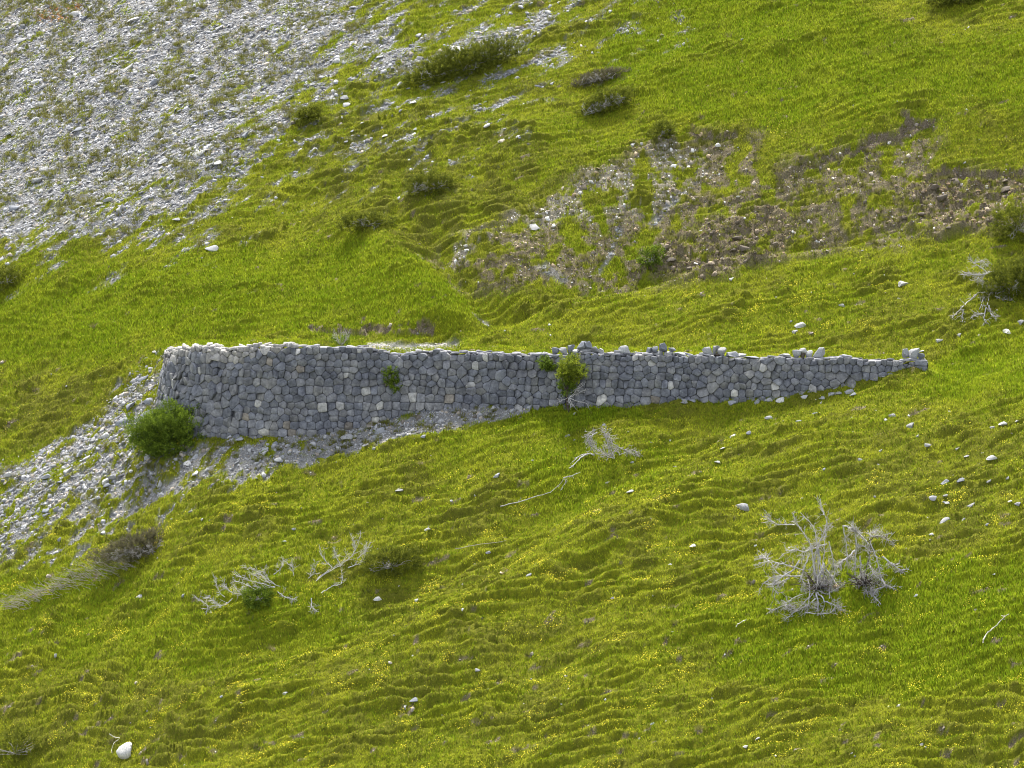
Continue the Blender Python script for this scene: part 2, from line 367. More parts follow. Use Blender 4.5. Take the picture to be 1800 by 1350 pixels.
# grass blades (a colour attribute per blade)
M_grass, t, b = new_mat('grass_blades')
cc = attr(t, 'blade_colour', 'Color'); t.links.new(cc, b.inputs['Base Color'])
gn = attr(t, 'turf_normal', 'Vector'); geo = N(t, 'ShaderNodeNewGeometry').outputs['Normal']
v1 = N(t, 'ShaderNodeVectorMath', operation='SCALE'); v1.inputs['Scale'].default_value = .45; t.links.new(geo, v1.inputs[0])
v2 = N(t, 'ShaderNodeVectorMath', operation='ADD'); t.links.new(gn, v2.inputs[0]); t.links.new(v1.outputs[0], v2.inputs[1])
v3 = N(t, 'ShaderNodeVectorMath', operation='NORMALIZE'); t.links.new(v2.outputs[0], v3.inputs[0]); t.links.new(v3.outputs[0], b.inputs['Normal']); b.inputs['Roughness'].default_value = .7; b.inputs['Specular IOR Level'].default_value = .05
tr = N(t, 'ShaderNodeBsdfTranslucent'); t.links.new(cc, tr.inputs[0]); mx = N(t, 'ShaderNodeMixShader'); mx.inputs[0].default_value = .32
t.links.new(b.outputs[0], mx.inputs[1]); t.links.new(tr.outputs[0], mx.inputs[2]); t.links.new(mx.outputs[0], t.nodes['Material Output'].inputs[0])
def leaf_mat(name, dark, mid, light, trans=.3):
    m, t, b = new_mat(name)
    g = attr(t, 'tint'); c = ramp(t, g, [(0, dark), (.5, mid), (1, light)]); t.links.new(c, b.inputs['Base Color'])
    tr = N(t, 'ShaderNodeBsdfTranslucent'); t.links.new(c, tr.inputs[0]); mx = N(t, 'ShaderNodeMixShader'); mx.inputs[0].default_value = trans
    t.links.new(b.outputs[0], mx.inputs[1]); t.links.new(tr.outputs[0], mx.inputs[2]); t.links.new(mx.outputs[0], t.nodes['Material Output'].inputs[0])
    return m
M_juniper = leaf_mat('juniper_needles', (.060, .072, .010), (.135, .155, .016), (.26, .275, .028))
M_bush = leaf_mat('bush_leaves', (.045, .074, .008), (.110, .165, .014), (.22, .30, .026))
M_fresh = leaf_mat('fresh_leaves', (.060, .085, .010), (.17, .215, .018), (.34, .38, .035), .4)
M_heath = leaf_mat('faded_heath', (.060, .058, .030), (.115, .105, .055), (.19, .165, .105))
def stone_mat(name, attr_name=None, stops=None, scale=9, bstr=.6):
    m, t, b = new_mat(name)
    pos = N(t, 'ShaderNodeTexCoord').outputs['Object'] if attr_name is None else N(t, 'ShaderNodeNewGeometry').outputs['Position']
    nn = noise(t, scale, 6, .7, pos); n_f = noise(t, scale*4, 4, .7, pos)
    if attr_name: base = attr(t, attr_name, 'Color')
    else:
        base = ramp(t, N(t, 'ShaderNodeObjectInfo').outputs['Random'], stops)
    k = ramp(t, nn, [(.28, (.55, .55, .55)), (.5, (1.0, 1.0, 1.0)), (.74, (1.65, 1.62, 1.55))])
    c = mixc(t, 1.0, base, k, 'MULTIPLY')
    lich = ramp(t, n_f, [(.60, (0, 0, 0)), (.74, (.55, .55, .55))])
    if attr_name == 'stone_colour' and 'wall' in name:
        mp = N(t, 'ShaderNodeMapping'); t.links.new(pos, mp.inputs[0]); mp.inputs['Scale'].default_value = (1, 1, .35)
        c = mixc(t, 1.0, c, ramp(t, noise(t, .9, 5, .7, mp.outputs[0]), [(.3, (.66, .66, .70)), (.5, (1, 1, 1)), (.68, (1.30, 1.27, 1.18))]), 'MULTIPLY')
    c = mixc(t, lich, c, (.37, .375, .38)); t.links.new(c, b.inputs['Base Color']); bump(t, b, n_f, bstr, .02)
    return m
M_wall = stone_mat('wall_stone', 'stone_colour', None, 5, .9)
M_scree = stone_mat('scree_stone', 'stone_colour', None, 7)
M_grock = stone_mat('grey_rock', None, [(0, (.14, .148, .17)), (.5, (.21, .22, .24)), (1, (.31, .31, .305))])
M_prock = stone_mat('pale_rock', None, [(0, (.21, .21, .21)), (.5, (.29, .29, .285)), (1, (.39, .385, .37))])
M_wrock = stone_mat('white_rock', None, [(0, (.44, .43, .40)), (1, (.52, .51, .48))])
M_brock = stone_mat('brown_rock', None, [(0, (.085, .072, .058)), (1, (.15, .122, .092))])
M_core, t, b = new_mat('wall_core'); b.inputs['Base Color'].default_value = (.09, .09, .088, 1)
def wood_mat(name, a, c2):
    m, t, b = new_mat(name)
    pos = N(t, 'ShaderNodeNewGeometry').outputs['Position']; c = ramp(t, noise(t, 14, 4, .6, pos), [(.3, a), (.65, c2)]); t.links.new(c, b.inputs['Base Color']); return m
M_dead = wood_mat('bleached_wood', (.25, .235, .23), (.55, .53, .52))
M_twig = wood_mat('grey_twigs', (.20, .185, .175), (.44, .42, .40))
M_dark = wood_mat('dark_wood', (.030, .022, .018), (.10, .08, .065))
M_cream = wood_mat('barkless_wood', (.34, .31, .24), (.62, .58, .48))
M_flower, t, b = new_mat('yellow_petals'); b.inputs['Base Color'].default_value = (.66, .56, .03, 1)

# ------------------------------------------------------------------ object helpers
def mesh_np(name, V, faces, mat, smooth=False, parent=None, link=True, nper=None):
    """faces: (n,k) array, or flat loops + counts"""
    me = bpy.data.meshes.new(name); V = np.asarray(V, np.float32)
    me.vertices.add(len(V)); me.vertices.foreach_set('co', V.ravel())
    if nper is None:
        faces = np.asarray(faces, np.int32); k = faces.shape[1]; loops = faces.ravel(); tot = np.full(len(faces), k, np.int32)
    else: loops = np.asarray(faces, np.int32); tot = np.asarray(nper, np.int32)
    st = np.concatenate([[0], np.cumsum(tot)[:-1]]).astype(np.int32)
    me.loops.add(len(loops)); me.loops.foreach_set('vertex_index', loops)
    me.polygons.add(len(tot)); me.polygons.foreach_set('loop_start', st); me.polygons.foreach_set('loop_total', tot)
    if smooth: me.polygons.foreach_set('use_smooth', np.ones(len(tot), bool))
    me.update(calc_edges=True)
    if mat: me.materials.append(mat)
    if not link: return me
    o = bpy.data.objects.new(name, me); COL.objects.link(o)
    if parent: o.parent = parent
    return o
def set_attr(o, name, arr, kind='FLOAT', dom='POINT'):
    me = o.data if hasattr(o, 'data') else o
    a = me.attributes.new(name, kind, dom)
    if kind == 'FLOAT': a.data.foreach_set('value', np.asarray(arr, np.float32).ravel())
    else: a.data.foreach_set('color', np.asarray(arr, np.float32).ravel())
def set_vec(o, name, arr):
    a = o.data.attributes.new(name, 'FLOAT_VECTOR', 'POINT'); a.data.foreach_set('vector', np.asarray(arr, np.float32).ravel())
def tag(o, label=None, cat=None, group=None, kind=None):
    if label: o['label'] = label
    if cat: o['category'] = cat
    if group: o['group'] = group
    if kind: o['kind'] = kind
    return o
def empty(name, loc):
    o = bpy.data.objects.new(name, None); COL.objects.link(o); o.location = loc; o.empty_display_size = .2; return o

# ------------------------------------------------------------------ the ground
nx, ny = len(X1), len(Y1)
idx = np.arange(nx*ny).reshape(ny, nx)
quads = np.stack([idx[:-1, :-1], idx[:-1, 1:], idx[1:, 1:], idx[1:, :-1]], -1).reshape(-1, 4)
g = mesh_np('hillside', np.stack([GX, GY, F['z']], -1).reshape(-1, 3), quads, M_ground, smooth=True)
for k in ('scree', 'soil', 'lush', 'dry', 'rust', 'pale'): set_attr(g, k, F[k])
tag(g, 'steep green mountainside falling to the left', 'hillside', kind='structure')

# ------------------------------------------------------------------ grass
def sample_fan(n, ymin=-30, ymax=46, m=1.5):
    y = rng.uniform(ymin, ymax, int(n*1.0)); hw = 22*(D0+y)/D0 + m
    keep = rng.random(len(y)) < hw/32; y = y[keep]; hw = hw[keep]
    return rng.uniform(-1, 1, len(y))*hw, y
def in_wall(x, y): 
    d = y - np.interp(x, _xs, _ys); return (d > -.05) & (d < .62) & (x > XL-.3) & (x < 17.6)
def vis(x, y, z, m=40):
    u, v = project(x, y, z); return (u > -m) & (u < 1800+m) & (v > -m) & (v < 1350+m)
def build_grass(n):
    x, y = sample_fan(n)
    sc, so_, lu, dr, tu, z = (look(k, x, y) for k in ('scree', 'soil', 'lush', 'dry', 'tus', 'z'))
    p = (1-np.clip(sc*1.15, 0, .985))*(1-.86*so_)
    k = (rng.random(len(x)) < p) & ~in_wall(x, y) & vis(x, y, z)
    x, y, z, sc, so_, lu, dr, tu = (a[k] for a in (x, y, z, sc, so_, lu, dr, tu))
    n = len(x)
    clump = perlin(x*3.0, y*4.0, 201); cl2 = perlin(x*2.4+4, y*4.4, 203) + .7*perlin(x*5.5, y*8.0, 204) + .3*rng.standard_normal(n)
    h = (.075 + .06*lu + .045*clump + .02*rng.standard_normal(n))*(1-.25*dr); h = np.clip(h, .03, .24)
    wd = rng.uniform(.008, .017, n)*(1+.2*lu)
    az = rng.uniform(0, 2*math.pi, n); lean = rng.uniform(.15, .8, n); la = rng.uniform(0, 2*math.pi, n)
    dx, dy = np.cos(az)*wd, np.sin(az)*wd
    tipx = x + np.cos(la)*lean*h*.7 - .10*h; tipy = y + np.sin(la)*lean*h*.7 - .30*h
    V = np.empty((n, 3, 3), np.float32)
    V[:, 0] = np.stack([x-dx, y-dy, z-.01], 1); V[:, 1] = np.stack([x+dx, y+dy, z-.01], 1); V[:, 2] = np.stack([tipx, tipy, z+h], 1)
    # blade colours: fresh, yellow green, olive, straw
    fresh = np.array([.205, .285, .012]); yel = np.array([.40, .43, .030]); olive = np.array([.092, .106, .012]); straw = np.array([.34, .30, .07]); brown = np.array([.08, .065, .020])
    yn = ss(-.3, .8, fbm(x*.5, y*.8, 211, 3) + .5*rng.standard_normal(n)*.6)
    c = fresh[None]*(1-yn[:, None]) + yel[None]*yn[:, None]
    c = lerp(c, fresh*np.array([.95, 1.05, .9]), (lu*.6)[:, None])
    dn = np.clip(dr*.95 + .25*rng.standard_normal(n)*ss(.05, .3, dr), 0, 1)[:, None]
    c = lerp(c, olive, dn*.85)
    dk = ss(.15, .95, cl2)*(1-.5*lu); c = lerp(c, np.array([.060, .088, .006])[None], (dk*.9)[:, None])      # dark leafy cushions
    lt = ss(.15, .95, -cl2)*(1-.4*lu); c = lerp(c, np.array([.46, .46, .016])[None], (lt*.42)[:, None])        # pale seed heads
    bw = ss(.45, 1.1, perlin(x*1.6+9, y*3.0, 207)+.6*perlin(x*4.5, y*7, 208))*(1-lu)*.42; c = lerp(c, np.array([.105, .085, .022])[None], bw[:, None])
    r = rng.random(n)
    st = (r < (.02 + .09*dr + .25*so_ + .2*sc)); c[st] = straw*rng.uniform(.6, 1.1, st.sum())[:, None]
    br = (r > 1-(.01+.12*dr+.15*so_)); c[br] = brown
    c *= rng.uniform(.5, 1.5, n)[:, None]
    o = mesh_np('grass', V.reshape(-1, 3), np.arange(n*3).reshape(-1, 3), M_grass)
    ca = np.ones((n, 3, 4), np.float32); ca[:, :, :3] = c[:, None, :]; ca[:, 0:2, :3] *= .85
    set_attr(o, 'blade_colour', ca, 'FLOAT_COLOR', 'POINT'); set_vec(o, 'turf_normal', np.repeat(normal_at(x, y, .10)[:, None], 3, 1))
    tag(o, 'short yellow green alpine turf covering the slope', 'grass', kind='stuff')
build_grass(3300000)

def build_tufts(n):
    """stiff pale tufts standing in the scree and thicker tussocks elsewhere"""
    x, y = sample_fan(n); sc = look('scree', x, y); z = look('z', x, y); so_ = look('soil', x, y)
    cl = fbm(x*.6, y*.6, 221, 4, .7)
    k = (((rng.random(len(x)) < .6*ss(.3, .8, sc)*ss(-.35, .5, cl)) | (rng.random(len(x)) < .5*ss(.3, .8, so_))) & vis(x, y, z) & ~in_wall(x, y) & ~((look('u', x, y) > 640) & (look('u', x, y) < 830) & (look('v', x, y) > 590) & (look('v', x, y) < 640)))
    x, y, z = x[k], y[k], z[k]; T = len(x); m = 46
    R = rng.uniform(.07, .22, T)*(1+.4*(y > 15)); tint = rng.random(T)
    az = rng.uniform(0, 2*math.pi, (T, m)); rr = np.sqrt(rng.random((T, m))); hh = R[:, None]*rng.uniform(.7, 1.5, (T, m))*(1.1-.5*rr)
    bx = x[:, None]+np.cos(az)*rr*R[:, None]*.55; by = y[:, None]+np.sin(az)*rr*R[:, None]*.55
    tx = x[:, None]+np.cos(az)*rr*R[:, None]*1.25; ty = y[:, None]+np.sin(az)*rr*R[:, None]*1.25
    wa = rng.uniform(0, math.pi, (T, m)); wd = rng.uniform(.006, .011, (T, m)); zz = np.repeat(z[:, None], m, 1)
    V = np.stack([np.stack([bx-np.cos(wa)*wd, by-np.sin(wa)*wd, zz-.02], -1), np.stack([bx+np.cos(wa)*wd, by+np.sin(wa)*wd, zz-.02], -1), np.stack([tx, ty, zz+hh], -1)], 2)
    n = T*m
    o = mesh_np('grass_tufts', V.reshape(-1, 3), np.arange(n*3).reshape(-1, 3), M_grass)
    c1 = np.array([.20, .225, .022]); c2 = np.array([.25, .235, .07]); c3 = np.array([.12, .13, .026])
    tt = tint[:, None, None]; c = np.where(tt < .5, lerp(c1, c2, np.clip(tt*2, 0, 1)), lerp(c2, c3, np.clip(tt*2-1, 0, 1)))
    c = c*rng.uniform(.65, 1.3, (T, m, 1)); ca = np.ones((T, m, 3, 4), np.float32); ca[..., :3] = c[:, :, None, :]
    set_attr(o, 'blade_colour', ca, 'FLOAT_COLOR', 'POINT'); set_vec(o, 'turf_normal', np.repeat(np.stack([np.cos(az)*rr*.8, np.sin(az)*rr*.8, np.ones_like(rr)], -1).reshape(-1, 1, 3), 3, 1))
    tag(o, 'pale grass tufts standing between the loose stones', 'grass', kind='stuff')
build_tufts(150000)

def build_flowers(n):
    x, y = sample_fan(n); fl = look('flo', x, y); z = look('z', x, y)
    cl = ss(-.1, .55, perlin(x*1.1, y*1.8, 231)+.4*perlin(x*4, y*4, 232))
    k = (rng.random(len(x)) < (fl*cl*1.25 + .010)) & vis(x, y, z) & (look('scree', x, y) < .4) & ~in_wall(x, y); x, y, z = x[k], y[k], z[k]; n = len(x)
    hgt = rng.uniform(.06, .13, n); r = rng.uniform(.008, .016, n); a = rng.uniform(0, 6.28, n)
    V = []
    nrm = np.stack([rng.normal(0, .3, n), rng.normal(-.45, .3, n), np.ones(n)], 1); nrm /= np.linalg.norm(nrm, axis=1)[:, None]
    e1 = np.cross(nrm, np.array([0, 1, 0.])); e1 /= np.linalg.norm(e1, axis=1)[:, None]; e2 = np.cross(nrm, e1)
    ctr = np.stack([x, y-.3*hgt, z+hgt], 1)
    for k in range(5):
        q = a + k*2*math.pi/5; V.append(ctr + (np.cos(q)*r)[:, None]*e1 + (np.sin(q)*r)[:, None]*e2)
    V = np.stack(V, 1)
    o = mesh_np('yellow_flowers', V.reshape(-1, 3), np.arange(n*5).reshape(-1, 5), M_flower)
    tag(o, 'tiny yellow flowers dotted through the turf', 'flowers', kind='stuff')
build_flowers(1500000)

# ------------------------------------------------------------------ loose stones too many to count
def slab_mesh(name, x, y, r, thick, cols, mat, tilt=.25, sink=.3, sides=6, elong=(.5, 1.0), upright=0):
    n = len(x); z = look('z', x, y); nn = normal_at(x, y, .3)
    nn = nn + rng.normal(0, tilt, (n, 3)); nn /= np.linalg.norm(nn, axis=1)[:, None]
    a0 = rng.uniform(0, 6.28, n); ref = np.stack([np.cos(a0), np.sin(a0), np.zeros(n)], 1)
    e1 = np.cross(nn, ref); e1 /= np.linalg.norm(e1, axis=1)[:, None]; e2 = np.cross(nn, e1)
    el = rng.uniform(*elong, n); ctr = np.stack([x, y, z], 1) + nn*(thick*(.5-sink))[:, None]
    V = np.empty((n, 2*sides, 3))
    for k in range(sides):
        q = k*2*math.pi/sides + rng.normal(0, .22, n); rad = r*rng.uniform(.75, 1.12, n)
        off = e1*(np.cos(q)*rad)[:, None] + e2*(np.sin(q)*rad*el)[:, None]
        up = rng.uniform(.6, 1.2, n)*thick*.5
        V[:, k] = ctr + off*rng.uniform(.72, .95, n)[:, None] + nn*up[:, None]
        V[:, sides+k] = ctr + off - nn*(thick*.5)[:, None]
    fs = []; cnt = []
    base = (np.arange(n)*2*sides)[:, None]
    top = base + np.arange(sides)[None]
    sd = np.stack([np.stack([base[:, 0]+k, base[:, 0]+(k+1) % sides, base[:, 0]+sides+(k+1) % sides, base[:, 0]+sides+k], 1)[:, ::-1] for k in range(sides)], 1)
    # top fan as one polygon plus side quads
    loops = np.concatenate([top, sd.reshape(n, -1)], 1).ravel(); cnt = np.tile([sides]+[4]*sides, n)
    o = mesh_np(name, V.reshape(-1, 3), loops, mat, nper=cnt)
    ca = np.ones((n, 2*sides, 4), np.float32); ca[:, :, :3] = cols[:, None, :]
    set_attr(o, 'stone_colour', ca, 'FLOAT_COLOR', 'POINT')
    return o
def stone_cols(n, base=(.36, .36, .365), dark=.25, warm=.12):
    c = np.array(base)[None]*rng.uniform(.7, 1.45, n)[:, None]
    d = rng.random(n) < dark; c[d] *= .55
    wv = rng.random(n) < warm; c[wv] *= np.array([1.12, .98, .80])
    return np.clip(c, .03, .75)
def size_dist(n, lo, hi, p=2.2):
    return lo*(1-rng.random(n)*(1-(lo/hi)**p))**(-1/p)
x, y = sample_fan(860000, 2, 48); sc = look('stones', x, y); v = look('z', x, y)
k = (rng.random(len(x)) < ss(.0, .95, sc)**1.2*.72) & vis(x, y, v); x, y = x[k], y[k]
k = (look('z', x, y) > 1.2) | (x < XL); 
r = size_dist(len(x), .034, .22, 1.8)
fine = slab_mesh('scree', x, y, r, r*rng.uniform(.12, .42, len(x)), stone_cols(len(x), (.235, .236, .243), .38), M_scree, .22, elong=(.4, .9))
tag(fine, 'pale grey loose scree of small flat slabs on the upper slope', 'scree', kind='stuff')
x, y = sample_fan(560000, -22, 12); sc = look('stones', x, y); zz = look('z', x, y)
dd = y - np.interp(x, _xs, _ys)
k = (rng.random(len(x)) < ss(.0, .95, sc)*.5) & vis(x, y, zz) & ((dd < -.05) | (x < XL-.2)) & (x < 3); x, y = x[k], y[k]
r = size_dist(len(x), .028, .17, 1.9)
o = slab_mesh('rubble', x, y, r, r*rng.uniform(.3, .8, len(x)), stone_cols(len(x), (.235, .235, .235), .3, .2), M_scree, .35)
tag(o, 'small grey rubble spilling below the wall', 'rubble', kind='stuff')
# pebbles and clods in the erosion scars, gravel of the track
x, y = sample_fan(560000, -25, 46); so_ = look('soil', x, y); zz = look('z', x, y); pl = look('pale', x, y)
k = (rng.random(len(x)) < ss(.3, .9, so_)*(.34+.5*pl+.35*look('rock', x, y))) & vis(x, y, zz); x, y, pl, rk = x[k], y[k], pl[k], look('rock', x[k], y[k])
r = size_dist(len(x), .025, .16, 2.0)*(1+.15*rk)
cols = np.where(rk[:, None] > .4, stone_cols(len(x), (.185, .148, .105), .45, .4), stone_cols(len(x), (.27, .235, .19), .35, .3))
ru = look('rust', x, y) > .4; cols[ru] = cols[ru]*np.array([1.2, .62, .28])
wp = rng.random(len(x)) < (.10 + .35*pl)*(1-.6*(rk > .4)); cols[wp] = stone_cols(int(wp.sum()), (.50, .49, .47), 0)
o = slab_mesh('gravel', x, y, r, r*rng.uniform(.3, .8, len(x)), cols, M_scree, .55, sides=5)
tag(o, 'brown and pale gravel in the eroded banks above the wall', 'gravel', kind='stuff')
x, y = sample_fan(330000, 0, 7); zz = look('z', x, y); uu = look('u', x, y); vv = look('v', x, y); dd = y - np.interp(x, _xs, _ys)
k = (dd > .5) & (dd < 5) & (rng.random(len(x)) < poly_mask(uu, vv, Z_PATH, 8)); x, y = x[k], y[k]
if len(x):
    r = size_dist(len(x), .02, .09, 2)
    o = slab_mesh('track_gravel', x, y, r, r*.5, stone_cols(len(x), (.31, .30, .28), .2), M_scree, .3)
    tag(o, 'pale gravel on the flat track just behind the wall', 'gravel', kind='stuff')

x, y = sample_fan(60000, -29, 30); zz = look('z', x, y); uu = look('u', x, y); vv = look('v', x, y)
pr = .010 + .05*ss(.2, .8, fbm(x*.35, y*.5, 501, 3))*ss(1300, 1550, uu)*ss(480, 560, vv)*(1-ss(1000, 1100, vv)) + .03*ss(.1, .7, fbm(x*.4, y*.5, 503, 3))
k = (rng.random(len(x)) < pr) & vis(x, y, zz) & ~in_wall(x, y) & (look('lush', x, y) < .55); x, y = x[k], y[k]
r = size_dist(len(x), .035, .11, 2.2)
o = slab_mesh('turf_stones', x, y, r, r*.45, stone_cols(len(x), (.34, .34, .335), .2), M_scree, .35, sink=.2)
tag(o, 'tiny pale stone flecks showing all over the turf', 'stones', kind='stuff')

# ------------------------------------------------------------------ single rocks
def rock_mesh(seed, n_planes=11, flat=1.0):
    import bmesh
    r = np.random.default_rng(seed); bm = bmesh.new(); bmesh.ops.create_icosphere(bm, subdivisions=3, radius=1)
    V = np.array([v.co[:] for v in bm.verts]); Fc = np.array([[v.index for v in f.verts] for f in bm.faces]); bm.free()
    for _ in range(n_planes):
        n = r.normal(0, 1, 3); n /= np.linalg.norm(n); d = r.uniform(.30, .68)
        e = np.clip(V@n - d, 0, None); V = V - e[:, None]*n
    e = np.clip(V[:, 2]-r.uniform(.35, .6), 0, None); V[:, 2] -= e*.9
    V = V + .010*r.normal(0, 1, V.shape); V = V/np.abs(V).max(0); V[:, 2] *= flat
    me = mesh_np('rock', V, Fc, None, link=False); return me
PROTO = {}
for mi, (mk, mm) in enumerate((('grey', M_grock), ('pale', M_prock), ('white', M_wrock), ('brown', M_brock))):
    PROTO[mk] = []
    for s in range(9):
        me = rock_mesh(100+s, 11+s % 4); me.materials.append(mm); PROTO[mk].append(me)
from mathutils import Matrix
n_rocks = 0
def put_rock(name, p, size, nrm, kind='grey', rot=None, sink=.35, seed=None):
    """size = half extents along (long, across, thick)"""
    global n_rocks
    n_rocks += 1
    me = PROTO[kind][(seed if seed is not None else random.randrange(9)) % 9]
    o = bpy.data.objects.new(name, me); COL.objects.link(o)
    nv = Vector(nrm).normalized(); a = rot if rot is not None else random.uniform(-.6, .6)
    ex = Vector((math.cos(a), math.sin(a)*.6, 0)); ex = (ex - nv*ex.dot(nv)).normalized(); ey = nv.cross(ex)
    m = Matrix((ex, ey, nv)).transposed().to_4x4()
    o.matrix_world = Matrix.Translation(Vector(p) + nv*size[2]*(1-2*sink)) @ m @ Matrix.Diagonal((*size, 1))
    return o
def rock_px(u, v, w_px, h_px, kind, label, name='rock', group=None, flat=.45, rot=None, upright=False, seed=None):
    x, y, z = cast(u, v+h_px*.3); s = scale_at(y); n = normal_at(x, y, .4)
    if upright: n = n*.3 + np.array([0, 0, 1.]); n /= np.linalg.norm(n)
    a = w_px*s/2
    if upright: sz = (a, a*.8, h_px*s/2)
    else: sz = (a, max(a*.7, h_px*s*.55), max(a*flat*.7, h_px*s*.28))
    o = put_rock(name, (x, y, z), sz, n + np.random.default_rng(int(u*7+v)).normal(0, .12, 3), kind, rot, .43, seed)
    tag(o, label, 'rock', group); return o
